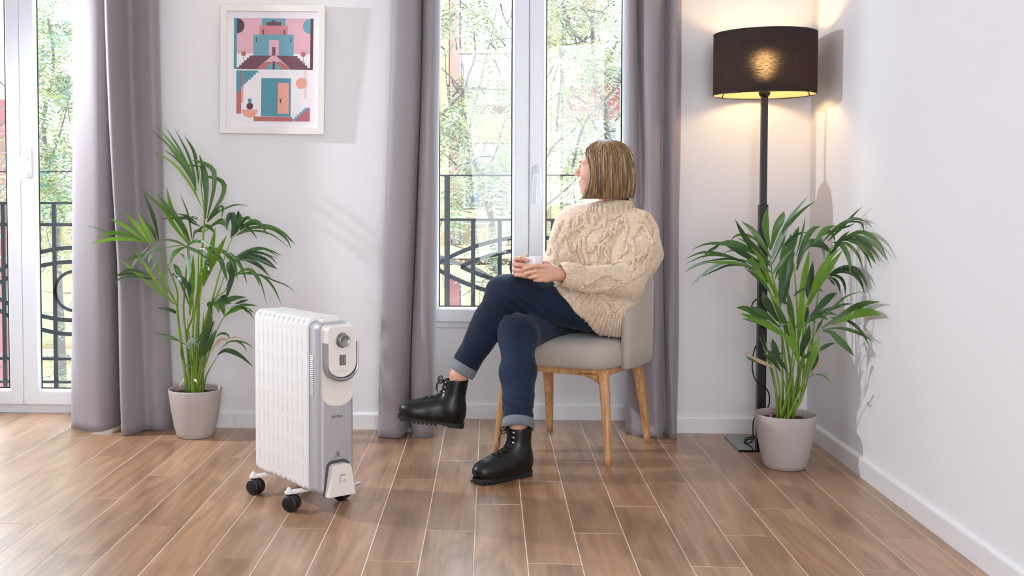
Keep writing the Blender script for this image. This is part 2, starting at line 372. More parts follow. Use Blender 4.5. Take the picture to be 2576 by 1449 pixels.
# balcony door
d1 = sash_window('door_1', DX0, DX1, 0.0, 2.36, -2.188, 5.098, 0.040)
l3 = leaf(d1, DX0 + 0.03, -2.1885, 0.042, 2.34, 5.092, 0.075, 0.062, 0.066)
l4 = leaf(d1, -2.1875, DX1 - 0.03, 0.042, 2.34, 5.092, 0.070, 0.075, 0.066)
handle(l4, -2.150, 1.185, 5.092, -0.030)
# outside sills
structure(MB().box((NX0, 5.16, 0.40), (NX1, 5.40, 0.42)).build('trim_1', mat('stone_sill', '#b9aea5', 0.8)))
structure(MB().box((-3.6, 5.20, -0.12), (1.6, 5.75, -0.02)).build('trim_2', MATS['stone_sill']))

# ------------------------------------------------------------------ curtains
CURT = mat('grey_satin_curtain', '#938b91', 0.55, sheen=0.25, bump=(900, 0.10, (1, 1, 0.6)))
def curtain(label, bottom, top, ztop=2.62, seed=1, hem=0.007):
    rnd = random.Random(seed); N = 130; M = 46
    B = np.array(spline(bottom, N)); T = np.array(spline(top, N)); ph = [rnd.uniform(0, 6.28) for _ in range(6)]
    vs = []; fs = []
    for j in range(M):
        v = (j/(M - 1))**1.15; s = min(1.0, v/0.72); s = s*s*(3 - 2*s)
        for i in range(N):
            u = i/(N - 1); p = B[i]*(1 - s) + T[i]*s
            # slow drift and small creases near the floor
            k = (1 - v)
            dx = 0.004*math.sin(5*v + 9*u + ph[0]) + 0.004*k*k*math.sin(23*u + 14*v + ph[1])
            dy = 0.004*math.sin(4*v + 7*u + ph[2]) + 0.006*k**3*math.sin(31*u + 21*v + ph[3])
            z = hem + (ztop - hem)*v
            if j == 0: z += 0.006*math.sin(9*u + ph[4]) + 0.003*math.sin(26*u + ph[5])
            vs.append((p[0] + dx, min(p[1] + dy, 4.838), z))
    for j in range(M - 1):
        for i in range(N - 1): a = j*N + i; fs.append((a, a + 1, a + N + 1, a + N))
    c = MB().add(vs, fs, 0, True); o = c.build('curtain', CURT)
    md = o.modifiers.new('thick', 'SOLIDIFY'); md.thickness = 0.002; md.offset = 0
    tag(o, label, 'curtain', 'floor-length grey curtains')
    return o
Y5 = 0.045
def sh(l, dy=Y5): return [(x, min(y + dy, 4.835)) for x, y in l]
curtain('grey floor-length curtain beside the balcony door, behind the left palm',
        sh([(-1.86, 4.80), (-1.835, 4.73), (-1.800, 4.695), (-1.735, 4.66), (-1.672, 4.645), (-1.632, 4.69), (-1.618, 4.79), (-1.604, 4.79), (-1.590, 4.67), (-1.570, 4.598), (-1.552, 4.592), (-1.527, 4.645), (-1.50, 4.70), (-1.45, 4.70), (-1.405, 4.72), (-1.392, 4.75), (-1.41, 4.80)]),
        sh([(-1.825, 4.80), (-1.812, 4.765), (-1.785, 4.725), (-1.735, 4.685), (-1.68, 4.67), (-1.652, 4.71), (-1.648, 4.785), (-1.638, 4.785), (-1.634, 4.68), (-1.626, 4.615), (-1.603, 4.605), (-1.580, 4.66), (-1.560, 4.745), (-1.50, 4.72), (-1.455, 4.70), (-1.438, 4.73), (-1.45, 4.80)]), seed=3)
curtain('grey floor-length curtain left of the window, in front of the wall with the picture',
        sh([(-.43, 4.80), (-.460, 4.72), (-.466, 4.65), (-.452, 4.615), (-.41, 4.60), (-.372, 4.612), (-.352, 4.66), (-.351, 4.75), (-.343, 4.75), (-.335, 4.67), (-.315, 4.63), (-.28, 4.62), (-.245, 4.635), (-.228, 4.68), (-.235, 4.77)]),
        sh([(-.385, 4.80), (-.411, 4.73), (-.415, 4.66), (-.395, 4.635), (-.355, 4.63), (-.315, 4.645), (-.294, 4.69), (-.291, 4.76), (-.285, 4.76), (-.278, 4.70), (-.265, 4.66), (-.243, 4.65), (-.225, 4.665), (-.213, 4.70), (-.220, 4.78)]), seed=7)
curtain('grey floor-length curtain right of the window, behind the chair',
        sh([(.635, 4.80), (.600, 4.79), (.592, 4.76), (.612, 4.73), (.640, 4.70), (.668, 4.665), (.690, 4.65), (.715, 4.66), (.735, 4.70), (.745, 4.73), (.752, 4.69), (.766, 4.665), (.790, 4.67), (.802, 4.71), (.795, 4.79)]),
        sh([(.60, 4.80), (.565, 4.77), (.556, 4.70), (.572, 4.66), (.598, 4.67), (.614, 4.73), (.624, 4.73), (.640, 4.67), (.668, 4.645), (.703, 4.655), (.722, 4.71), (.732, 4.71), (.750, 4.66), (.775, 4.655), (.795, 4.69), (.795, 4.79)]), seed=11)

# ------------------------------------------------------------------ framed print
pc = thing('framed_picture', 'white-framed geometric print in pink, teal and plum hanging on the back wall', 'picture', (-0.9435, YW, 1.574), 0)
pc.rotation_euler = (math.radians(1.3), math.radians(1.0), 0)
PWd, PHt, PT = 0.457, 0.556, 0.036
fm = MB(); bw = 0.028
for sx in (-1, 1): fm.bbox((sx*PWd/2 if sx < 0 else PWd/2 - bw, -PT, -PHt/2), (-PWd/2 + bw if sx < 0 else PWd/2, -0.002, PHt/2), 0.0015)
for sz in (-1, 1): fm.bbox((-PWd/2 + bw - .001, -PT + 0.0004, -PHt/2 if sz < 0 else PHt/2 - bw), (PWd/2 - bw + .001, -0.002, -PHt/2 + bw if sz < 0 else PHt/2), 0.0015)
fm.build('frame', mat('frame_white', '#eceae6', 0.45), pc)
MB().box((-PWd/2 + bw - .002, -PT + 0.014, -PHt/2 + bw - .002), (PWd/2 - bw + .002, -PT + 0.018, PHt/2 - bw + .002)).build('mat_board', mat('paper_white', '#eeebf0', 0.8), pc)
# printed shapes, traced in the print's own plane: u,v in zoom pixels of the frame
U0, V0, U1, V1 = 45.0, 36.0, 1055.0, 1290.0
prn = MB(); PC = ['#5e4350', '#74525e', '#5a97a9', '#6fa6b8', '#e2b4c0', '#d08a95', '#b8736f', '#eba998', '#c9a06a', '#eeebf0', '#b56f78']
PM = [mat('print_%d' % i, c, 0.75) for i, c in enumerate(PC)]
lay = [0]
def PP(u, v):    # undo the small slant of the photographed frame
    return ((u - 550 - (v - 660)*0.004)/(U1 - U0)*PWd, -((v - 660) - (u - 550)*0.023)/(V1 - V0)*PHt)
def shp(pts, c):
    lay[0] += 1; y = -PT + 0.0138 - 0.000012*lay[0]
    prn.add([(PP(u, v)[0], y, PP(u, v)[1]) for u, v in pts], [tuple(range(len(pts)))], c)
def rc(u0, v0, u1, v1, c):
    k = 0.023; shp([(u0, v0), (u1, v0 + (u1 - u0)*k), (u1, v1 + (u1 - u0)*k), (u0, v1)], c)
def cir(u, v, r, c, a0=0, a1=360, n=28): shp([(u + r*math.cos(math.radians(a0 + (a1 - a0)*i/n)), v + r*math.sin(math.radians(a0 + (a1 - a0)*i/n))) for i in range(n + (0 if a1 - a0 == 360 else 1))], c)
def ring(u, v, r, w, c, a0, a1, n=20):
    pt = lambda q, i: (u + q*math.cos(math.radians(a0 + (a1 - a0)*i/n)), v + q*math.sin(math.radians(a0 + (a1 - a0)*i/n)))
    for i in range(n):
        lay[0] += 0; y = -PT + 0.0138 - 0.000012*(lay[0] + 1)
        q = [pt(r - w, i), pt(r, i), pt(r, i + 1), pt(r - w, i + 1)]
        prn.add([(PP(*p)[0], y, PP(*p)[1]) for p in q], [(0, 1, 2, 3)], c)
    lay[0] += 1
rc(170, 153, 938, 648, 4)                                   # pink ground
shp([(200, 497), (938, 514), (938, 666), (200, 650)], 9)    # white foreground
rc(440, 160, 668, 236, 3); cir(552, 200, 22, 1, 180, 360); rc(485, 196, 626, 232, 1)
rc(418, 230, 692, 318, 5); rc(443, 268, 461, 316, 1); rc(650, 274, 667, 322, 1)
rc(360, 315, 750, 520, 3); rc(384, 344, 395, 386, 0); rc(718, 354, 728, 394, 0)
rc(511, 370, 606, 522, 4); rc(543, 440, 574, 522, 1)
st = [(200, 650), (200, 632), (224, 632), (224, 609), (248, 609), (248, 586), (273, 586), (273, 564), (297, 564), (297, 541), (322, 541), (322, 519), (540, 524), (388, 655)]
shp(st, 1)
st = [(580, 524), (790, 531), (790, 553), (814, 553), (814, 577), (838, 577), (838, 600), (862, 600), (862, 624), (886, 624), (886, 648), (938, 648), (938, 667), (728, 662)]
shp(st, 1)
shp([(540, 524), (580, 524), (640, 588), (728, 662), (388, 655), (470, 588)], 6); shp([(540, 524), (580, 524), (640, 586), (478, 584)], 4)
shp([(545, 585), (570, 585), (645, 661), (470, 657)], 3); rc(548, 578, 571, 658, 1)
cir(199, 229, 73, 0, -90, 90); cir(911, 245, 74, 3, 90, 270)
rc(170, 153, 199, 648, 2); rc(911, 170, 938, 666, 0)
for u, v in ((266, 500), (844, 514)):
    ring(u, v, 49, 3.5, 8, 180, 360); rc(u - 2, v + 20, u + 2, v + 84, 1); cir(u, v, 25, 10)
# lower half
rc(198, 660, 246, 872, 2); rc(200, 872, 247, 1085, 6); rc(246, 663, 267, 820, 6); rc(246, 820, 267, 976, 7)
shp([(268, 664), (410, 667), (410, 688), (385, 688), (385, 710), (361, 710), (361, 733), (337, 732), (337, 755), (313, 754), (313, 776), (290, 776), (290, 798), (268, 798)], 2)
rc(441, 740, 727, 1114, 2); rc(603, 789, 709, 1089, 7); rc(622, 945, 636, 983, 0)
cir(829, 796, 54, 7); rc(858, 677, 861, 947, 8); rc(871, 677, 875, 947, 8)
cir(330, 958, 21, 2); cir(331, 1013, 33, 0); cir(331, 1046, 79, 7, 0, 180)
rc(370, 1115, 744, 1160, 6)
shp([(744, 1143), (768, 1143), (768, 1121), (791, 1121), (791, 1099), (814, 1099), (814, 1077), (838, 1077), (838, 1055), (862, 1055), (862, 1034), (892, 1034), (892, 1056), (868, 1056), (868, 1078), (845, 1078), (845, 1100), (821, 1100), (821, 1122), (797, 1122), (797, 1144), (775, 1144), (775, 1166), (744, 1166)], 3)
shp([(775, 1167), (775, 1145), (797, 1145), (797, 1123), (821, 1123), (821, 1101), (845, 1101), (845, 1079), (868, 1079), (868, 1057), (892, 1057), (892, 1035), (914, 1035), (914, 1169)], 10)
prn.build('print', PM, pc, recalc=False)
# ------------------------------------------------------------------ floor lamp
LX, LY = 1.116, 4.62
lp = thing('floor_lamp', 'black floor lamp with a lit drum shade in the corner behind the right palm', 'floor lamp', (LX, LY, 0))
b = MB(); b.bbox((-0.118, -0.135, 0.0), (0.152, 0.135, 0.008), 0.002); b.build('base_plate', mat('black_gloss', '#08090a', 0.08, coat=0.6), lp)
b = MB(); b.bbox((-0.0175, -0.0175, 0.008), (0.0175, 0.0175, 0.99), 0.002); b.build('lower_pole', BLACKM, lp)
b = MB(); b.bbox((-0.0125, -0.0125, 0.985), (0.0125, 0.0125, 1.44), 0.0015); b.build('upper_pole', BLACKM, lp)
b = MB(); b.lathe([(0.0, 1.425), (0.013, 1.425), (0.022, 1.436), (0.024, 1.446), (0.019, 1.452), (0.019, 1.50), (0.0, 1.50)], n=20); b.build('lamp_holder', BLACKM, lp)
SR, SZ0, SZ1 = 0.2035, 1.436, 1.682
b = MB(); n = 64
vs = [(SR*math.cos(2*PI*k/n), SR*math.sin(2*PI*k/n), z) for z in (SZ0, SZ1) for k in range(n)]
b.add(vs, [(k, (k + 1) % n, n + (k + 1) % n, n + k) for k in range(n)], 0, True)
shd = b.build('lamp_shade', shade_mat(), lp)
for z in (SZ0, SZ1):
    b = MB(); b.tube([((SR - 0.001)*math.cos(2*PI*k/48), (SR - 0.001)*math.sin(2*PI*k/48), z) for k in range(49)], 0.0022, 6, caps=False)
    b.build('rim_wire', BLACKM, shd)
for k in range(3):
    b = MB()
    a = 0.25 + k*2*PI/3; c, s_ = math.cos(a), math.sin(a)
    b.tube([(0.02*c, 0.02*s_, 1.452), (0.1*c, 0.1*s_, 1.455), (0.19*c, 0.19*s_, 1.455), (0.198*c, 0.198*s_, 1.446), (0.200*c, 0.200*s_, SZ0)], 0.002, 6)
    b.build('spider_arm', BLACKM, shd)
# bulb (frosted glass over a warm filament lamp)
b = MB(); b.lathe([(0.0, 1.500), (0.012, 1.501), (0.014, 1.515), (0.022, 1.535), (0.029, 1.555), (0.030, 1.570), (0.026, 1.588), (0.015, 1.600), (0.0, 1.604)], n=20)
bulb = b.build('bulb', mat('bulb_glow', '#ffe0b0', 0.4, emit=((1.0, 0.70, 0.36, 1), 82.0)), lp)
# cord wound round the pole
b = MB()
pts = [(-0.0175, 0.02, 0.60), (-0.035, 0.01, 0.585), (-0.040, 0.0, 0.56), (-0.028, -0.005, 0.53), (-0.019, -0.02, 0.505), (-0.0, -0.023, 0.49), (0.019, 0.0, 0.46), (0.0, 0.022, 0.43), (-0.020, 0.02, 0.40), (-0.033, 0.005, 0.36), (-0.035, 0, 0.31), (-0.024, -0.01, 0.27), (0.0, -0.023, 0.25), (0.020, -0.01, 0.235), (0.034, 0.0, 0.205), (0.034, 0.0, 0.17), (0.022, 0.01, 0.14), (0.0, 0.022, 0.12), (-0.022, 0.02, 0.10), (-0.030, 0.0, 0.07), (-0.035, -0.02, 0.03), (-0.05, -0.03, 0.014), (-0.06, 0.02, 0.012), (-0.02, 0.09, 0.012), (0.10, 0.132, 0.0115)]
b.tube(spline(pts, 140), 0.0027, 7); b.build('power_cord', mat('black_cord', '#0b0b0c', 0.5), lp)

# ------------------------------------------------------------------ oil-filled radiator
HR = math.radians(38.93)
ht = thing('oil_radiator', 'white oil-filled radiator with silver control panel standing on black castors', 'radiator', (-0.5689, 3.633, 0), HR)
CREAM = mat('cream_plastic', '#e2dcd6', 0.38); SILVER = mat('silver_paint', '#b4b3b8', 0.36, metal=0.3); SILV2 = mat('silver_trim', '#9b9a9c', 0.3, metal=0.7)
DGREY = mat('dark_grey_plastic', '#4c4b4d', 0.5); FINW = mat('white_enamel', '#e6e4e3', 0.28, coat=0.2); PRINT = mat('print_grey', '#4a4a4c', 0.6); PALE = mat('print_pale', '#c2bcb8', 0.6)
FW, FB0, FB1, FZ0, FZ1 = 0.070, -0.061, 0.3096, 0.063, 0.633
NF = 11; pit = (FB1 - FB0)/NF
def fin_loop(inset, y, top_in=0.0):
    return [(p[0], y, p[1]) for p in rrect(2*(FW - inset), (FZ1 - FZ0) - 2*inset, 0.030, 6, 0, (FZ0 + FZ1)/2)]
fin_me = None
for i in range(NF):
    yc = FB0 + (i + 0.5)*pit
    if fin_me is None or i == NF - 1:
        f_ = MB(); h = pit/2 - 0.0023
        f_.loft([fin_loop(0.0008, -h), fin_loop(0.0002, -h + 0.0006), fin_loop(0.0, -h + 0.003), fin_loop(0.0, h - 0.003), fin_loop(0.0002, h - 0.0006), fin_loop(0.0008, h)])
        # welded flange lands between the slots on both sides
        ed = [0.625] + [v for k in range(7) for v in (0.562 - 0.069*k, 0.516 - 0.069*k)] + [0.080]
        for sx in ((-1, 1) if i < NF - 1 else ()):
            for k in range(0, len(ed), 2):
                z1, z0 = ed[k], ed[k + 1]
                x0, x1 = sx*(FW - 0.014), sx*(FW - 0.0004)
                f_.box((min(x0, x1), h - 0.003, z0), (max(x0, x1), h + 0.0056, z1))
        o = f_.build('fin', FINW, ht); fin_me = o.data
    else:
        o = bpy.data.objects.new('fin', fin_me); COL.objects.link(o); o.parent = ht
    o.location = (0, yc, 0)
    if i == NF - 1: pass
# dark joint and silver housing
def plate(w, z0, z1, r, ys, insets, n=8):
    return [[(p[0], y, p[1]) for p in rrect(w - 2*q, (z1 - z0) - 2*q, max(r - q, 0.004), n, 0, (z0 + z1)/2)] for y, q in zip(ys, insets)]
b = MB(); b.loft(plate(0.128, 0.064, 0.622, 0.026, (-0.0605, -0.0700), (0, 0))); b.build('gasket', DGREY, ht)
b = MB(); b.loft(plate(0.132, 0.062, 0.622, 0.026, (-0.0665, -0.110, -0.122, -0.128, -0.1305), (0.0, 0.001, 0.004, 0.009, 0.016))); hs = b.build('housing', SILVER, ht)
# ventilation louvres on the flank
b = MB()
for k in range(21):
    z = 0.515 - 0.0063*k
    b.add([(-0.0655, -0.070, z), (-0.0655, -0.089, z), (-0.0672, -0.089, z - 0.0034), (-0.0672, -0.070, z - 0.0034)], [(0, 1, 2, 3)], 0)
    b.box((-0.0664, -0.0895, z - 0.0046), (-0.0657, -0.0695, z - 0.0028), 1)
b.build('vent', [SILVER, DGREY], hs)
# cream apron with rounded foot
def ushape(w, zt, zb, n=14, k=1.0, zr=None):
    """outline: flat top corners rounded, round foot (ellipse of height zr)"""
    zr = zr or w/2
    pts = [(w/2*math.cos(a), zb + zr - zr*math.sin(a)) for a in np.linspace(0, PI, 2*n)]
    r = 0.012
    return pts[::1] + [(-w/2, zt - r), (-w/2 + 0.3*r, zt - 0.3*r), (-w/2 + r, zt), (w/2 - r, zt), (w/2 - 0.3*r, zt - 0.3*r), (w/2, zt - r)]
b = MB(); u = ushape(0.110, 0.615, 0.352, zr=0.032)
b.loft([[(p[0], y, 0.49 + (p[1] - 0.49)*k) for p in u] for y, k in ((-0.126, 1), (-0.1325, 1), (-0.1345, 0.992))], smooth=False); b.build('apron', CREAM, ht)
# control head
b = MB(); u = ushape(0.106, 0.612, 0.448, zr=0.046)
b.loft([[(p[0]*k, y, 0.53 + (p[1] - 0.53)*k) for p in u] for y, k in ((-0.130, 1.0), (-0.158, 1.0), (-0.1615, 0.985), (-0.1625, 0.965))], smooth=False); head = b.build('control_head', CREAM, ht)
YF = -0.1626
# carrying handle: U band round the head
b = MB(); uo = [(0.060*math.cos(a), 0.4875 - 0.052*math.sin(a)) for a in np.linspace(0, PI, 25)]; ui = [(0.0535*math.cos(a), 0.4875 - 0.0415*math.sin(a)) for a in np.linspace(0, PI, 25)]
uo = [(0.0605, 0.560)] + uo + [(-0.0605, 0.560)]; ui = [(0.0540, 0.560)] + ui + [(-0.0540, 0.560)]
vs = []; fs = []
for (po, pi_) in zip(uo, ui):
    vs += [(po[0], -0.139, po[1]), (po[0], -0.1640, po[1]), ((po[0] + pi_[0])/2, -0.1665, (po[1] + pi_[1])/2), (pi_[0], -0.1645, pi_[1]), (pi_[0], -0.139, pi_[1])]
K = len(uo)
for i in range(K - 1):
    for k in range(5): fs.append((5*i + k, 5*i + (k + 1) % 5, 5*(i + 1) + (k + 1) % 5, 5*(i + 1) + k))
fs += [(0, 1, 2, 3, 4), tuple(5*(K - 1) + k for k in (4, 3, 2, 1, 0))]
b.add(vs, fs, 0, False); b.build('carry_handle', SILV2, ht)
# thermostat dial
def ylathe(mb, prof, c, n=36, mi=0):
    M = Matrix.Rotation(PI/2, 3, 'X')      # z of the profile -> -y
    return mb.lathe([(r, h) for r, h in prof], c, n, mi, True, M=M)
KX, KZ = -0.001, 0.5675
b = MB(); ylathe(b, [(0.0225, -0.001), (0.0245, 0.0008), (0.0232, 0.0016), (0.0205, 0.0016)], (KX, YF, KZ)); ylathe(b, [(0.0205, 0.0), (0.0200, 0.0165), (0.0188, 0.0190), (0.0172, 0.0196), (0.0165, 0.0184), (0.0, 0.0184)], (KX, YF, KZ)); kn = b.build('dial', SILV2, head)
b = MB(); b.box((-0.0005, -0.0003, 0), (0.0005, 0.0003, 0.0065)); o = b.build('dial_mark', PRINT, head); o.location = (KX + 0.006, YF - 0.0187, KZ + 0.0035); o.rotation_euler = (0, math.radians(48), 0)
# twin rocker switch
b = MB(); b.bbox((-0.0115, YF - 0.0025, 0.4875), (0.0115, YF + 0.004, 0.5205), 0.0008); b.build('switch_frame', mat('switch_grey', '#6d6a69', 0.5), head)
b = MB()
for sx in (-1, 1): b.add([(sx*0.0048 - 0.0038, YF - 0.0028, 0.4905), (sx*0.0048 + 0.0038, YF - 0.0028, 0.4905), (sx*0.0048 + 0.0038, YF - 0.0048, 0.5165), (sx*0.0048 - 0.0038, YF - 0.0048, 0.5165), (sx*0.0048 - 0.0038, YF - 0.002, 0.5175), (sx*0.0048 + 0.0038, YF - 0.002, 0.5175)], [(0, 1, 2, 3), (3, 2, 5, 4)])
b.build('rocker', mat('rocker_grey', '#7f7b7a', 0.45), head)
b = MB()
for sx in (-1, 1):
    vs, fs = text_mesh('O', 0.006); b.add([(v[0] + sx*0.0048, YF - 0.0034, v[1] + 0.4945) for v in vs], fs)
b.box((-0.0006, YF - 0.0046, 0.4955), (0.0004, YF - 0.0040, 0.514))
b.build('switch_marks', PRINT, head, recalc=False)
# printing: model word, switch symbols, maker's word, hot-surface triangle
def word(s, size, x, z, y, m, parent, stretch=1.0, name='lettering'):
    vs, fs = text_mesh(s, size); return MB().add([(v[0]*stretch + x, y, v[1] + z) for v in vs], fs).build(name, m, parent, recalc=False)
word('READYWARM', 0.0062, 0.0, 0.4685, YF - 0.0003, PALE, head)
b = MB()
for x, z in ((-0.0045, 0.4815), (0.0045, 0.4815), (0.0, 0.4755)):
    vs, fs = text_mesh('I' if z > 0.48 else 'O', 0.004); b.add([(v[0] + x, YF - 0.0003, v[1] + z) for v in vs], fs)
b.box((-0.0045, YF - 0.0004, 0.4783), (0.0045, YF - 0.0002, 0.4787)); b.build('switch_symbols', PALE, head, recalc=False)
# "cecotec" drawn as a round-letter line
def arc(cx, cz, r, a0, a1, n=12): return [(cx + r*math.cos(math.radians(a0 + (a1 - a0)*i/n)), cz + r*math.sin(math.radians(a0 + (a1 - a0)*i/n))) for i in range(n + 1)]
r = 0.0033; st_ = 0.0068; x = -0.0215; strokes = []
for ch in 'cecotec':
    if ch == 'c': strokes.append(arc(x, 0, r, 50, 310)); x += st_
    elif ch == 'e': strokes.append([(x - r, 0), (x + r, 0)] + arc(x, 0, r, 0, 310)); x += st_
    elif ch == 'o': strokes.append(arc(x, 0, r, 0, 360)); strokes.append([(x + 0.0015, 0.0046), (x + 0.0030, 0.0060)]); x += st_*0.92
    elif ch == 't': strokes.append([(x - r*1.15, 0.0030), (x + r*0.5, 0.0030)]); strokes.append([(x - r*0.6, 0.0046), (x - r*0.6, 0)] + arc(x + r*0.4, 0, r, 180, 300)); x += st_*0.95
b = MB(); YH = -0.1312
for s_ in strokes: b.tube([(p[0], YH, p[1] + 0.318) for p in s_], 0.00062, 6, flat=0.4, up=(0, 1, 0))
b.build('lettering', PRINT, ht)
b = MB(); T = 0.195
b.tube([(q[0], YH, q[1]) for q in ((0, T + 0.0115), (0.0115, T - 0.0085), (-0.0115, T - 0.0085), (0, T + 0.0115))], 0.0007, 6, flat=0.4, up=(0, 1, 0))
for k in (-1, 0, 1): b.tube([(k*0.0026 + 0.0006*math.sin(3*t), YH, T - 0.006 + 0.010*t) for t in np.linspace(0, 1, 7)], 0.0007, 5, flat=0.4, up=(0, 1, 0))
b.build('warning_sign', PRINT, ht)
# cord store at the foot
def trap(w0, w1, z0, z1, r=0.014, n=6, sx=0.0):
    pts = [(-w0/2 + sx, z0), (w0/2 + sx, z0)]
    for k in range(n + 1): a = PI/2*k/n; pts.append((w1/2 - r + r*math.cos(a) + sx, z1 - r + r*math.sin(a)))
    for k in range(n + 1): a = PI/2 + PI/2*k/n; pts.append((-w1/2 + r + r*math.cos(a) + sx, z1 - r + r*math.sin(a)))
    return pts
b = MB(); b.loft([[(p[0], y, p[1]) for p in trap(0.108, 0.088, 0.064, 0.178, 0.026)] for y in (-0.128, -0.134)], smooth=False); b.build('cord_store_back', DGREY, ht)
b = MB(); q = trap(0.100, 0.072, 0.066, 0.168, 0.018)
b.loft([[(p[0]*k, y, 0.11 + (p[1] - 0.11)*k) for p in q] for y, k in ((-0.133, 1), (-0.158, 1), (-0.1605, 0.98))], smooth=False); cs = b.build('cord_store', CREAM, ht)
b = MB(); b.box((-0.010, -0.1607, 0.108), (-0.0085, -0.1600, 0.134)); b.box((0.0085, -0.1607, 0.108), (0.010, -0.1600, 0.124)); b.box((-0.010, -0.1607, 0.1335), (0.010, -0.1600, 0.1355)); b.box((-0.047, -0.1606, 0.1415), (0.047, -0.1602, 0.1420), 1); b.build('catch_gap', [DGREY, PALE], cs)
b = MB(); b.bbox((-0.0075, -0.1660, 0.119), (0.0085, -0.1600, 0.133), 0.002); b.build('catch', CREAM, cs)
# top tray of the housing
b = MB(); b.bbox((-0.036, -0.104, 0.619), (0.028, -0.070, 0.630), 0.003); b.build('top_tray', CREAM, ht)
# brackets and castors
for yb in (0.0, 0.254):
    b = MB(); pts = []
    for sx in (1, -1):
        for k in range(9): a = -PI/2 + PI*k/8; pts.append((sx*(0.107 + 0.0145*math.cos(a)), sx*0.0145*math.sin(a) + yb))
    b.prism(pts, 0.056, 0.063)
    for sx in (-1, 1): b.lathe([(0.0, 0.076), (0.0045, 0.0755), (0.0075, 0.072), (0.0080, 0.067), (0.0095, 0.0655), (0.0095, 0.062), (0.0, 0.062)], (sx*0.107, yb, 0), 14)
    b.build('bracket', FINW, ht)
CAST = mat('castor_black', '#0d0d0e', 0.36)
for yb in (0.0, 0.254):
    for sx in (-1, 1):
        fk = MB(); c = (sx*0.107, yb)
        ang = {(-1, 0.0): -0.95, (-1, 0.254): -1.15, (1, 0.0): 2.2, (1, 0.254): 1.9}[(sx, yb)]
        ca, sa = math.cos(ang), math.sin(ang)
        def pt(u, v, z): return (c[0] + ca*u - sa*v, c[1] + sa*u + ca*v, z)   # u rolling direction, v axle
        off = 0.010
        # hood: half disc between and over the twin wheels
        lo = []
        for v in (-0.0055, 0.0055): lo.append([pt(off + 0.0275*math.cos(a), v, 0.0265 + 0.0275*math.sin(a)) for a in np.linspace(-0.35, PI + 0.5, 20)])
        fk.loft(lo)
        fk.tube([pt(0, 0, 0.045), pt(0, 0, 0.057)], 0.008, 12)
        f2 = fk.build('castor', CAST, ht)
        for sv in (-1, 1):
            wh = MB(); prof = [(0.0, 0.0), (0.0258, 0.0), (0.0262, 0.002), (0.0262, 0.013), (0.0250, 0.0155), (0.0215, 0.0170), (0.0, 0.0172)]
            vs = []; n = 28
            M = Matrix.Rotation(ang, 3, 'Z') @ Matrix.Rotation(-PI/2*sv, 3, 'X')
            wh.lathe(prof, pt(off, sv*0.006, 0.0263), n, M=M); wh.build('wheel', CAST, f2)
# mains lead curling out behind the cord store
b = MB(); b.tube(spline([(0.040, -0.135, 0.085), (0.072, -0.135, 0.092), (0.086, -0.125, 0.086), (0.082, -0.10, 0.070), (0.062, -0.08, 0.060)], 30), 0.0038, 9); b.build('mains_lead', mat('pale_cord', '#cfd3d8', 0.45), ht)

# ------------------------------------------------------------------ chair
CHR = -math.radians(28.7)
ch = thing('armchair', 'greige upholstered tub chair with oak legs, the woman sitting in it', 'chair', (0.351, 4.536, 0), CHR)
OAK = wood_mat('oak', '#b98553', '#d9ac7c'); FAB = mat('greige_fabric', '#b3a99d', 0.85, sheen=0.3, noise=(260, 0.10, (1, 1, 1)), bump=(520, 0.25, (1, 1, 1)))
def leg(pts, sizes, name='leg'):
    """tapered leg of softly rectangular section; sizes (wx, wy)"""
    P = spline(pts, 16); Sz = spline([(*s_, 0) for s_ in sizes], 16); b = MB(); lo = []
    for p, s_ in zip(P, Sz): lo.append([(p[0] + q[0], p[1] + q[1], p[2]) for q in rrect(s_[0], s_[1], 0.30*min(s_[0], s_[1]), 3)])
    b.loft(lo); return b.build(name, OAK, ch)
for sx in (-1, 1):
    leg([(sx*0.242, -0.230, 0.0), (sx*0.229, -0.218, 0.14), (sx*0.214, -0.204, 0.28), (sx*0.200, -0.188, 0.340), (sx*0.180, -0.170, 0.362)], [(0.020, 0.022), (0.028, 0.031), (0.034, 0.038), (0.040, 0.040), (0.042, 0.040)])
    leg([(sx*0.224, 0.230, 0.0), (sx*0.216, 0.205, 0.14), (sx*0.206, 0.172, 0.29), (sx*0.200, 0.150, 0.345), (sx*0.195, 0.135, 0.362)], [(0.022, 0.024), (0.030, 0.036), (0.034, 0.052), (0.036, 0.066), (0.036, 0.072)])
b = MB()
b.bbox((-0.205, -0.205, 0.332), (0.205, -0.178, 0.362), 0.006); b.bbox((-0.205, 0.12, 0.335), (0.205, 0.15, 0.362), 0.006)
for sx in (-1, 1): b.bbox((sx*0.207 - 0.013, -0.19, 0.335), (sx*0.207 + 0.013, 0.14, 0.362), 0.006)
for sx in (-1, 1):     # curved knee blocks between apron and leg
    b.loft([[(sx*(0.10 + 0.095*t), -0.205, 0.334 - 0.030*t*t), (sx*(0.10 + 0.095*t), -0.180, 0.334 - 0.030*t*t), (sx*(0.10 + 0.095*t), -0.180, 0.345), (sx*(0.10 + 0.095*t), -0.205, 0.345)] for t in np.linspace(0, 1, 8)])
b.build('seat_rail', OAK, ch)
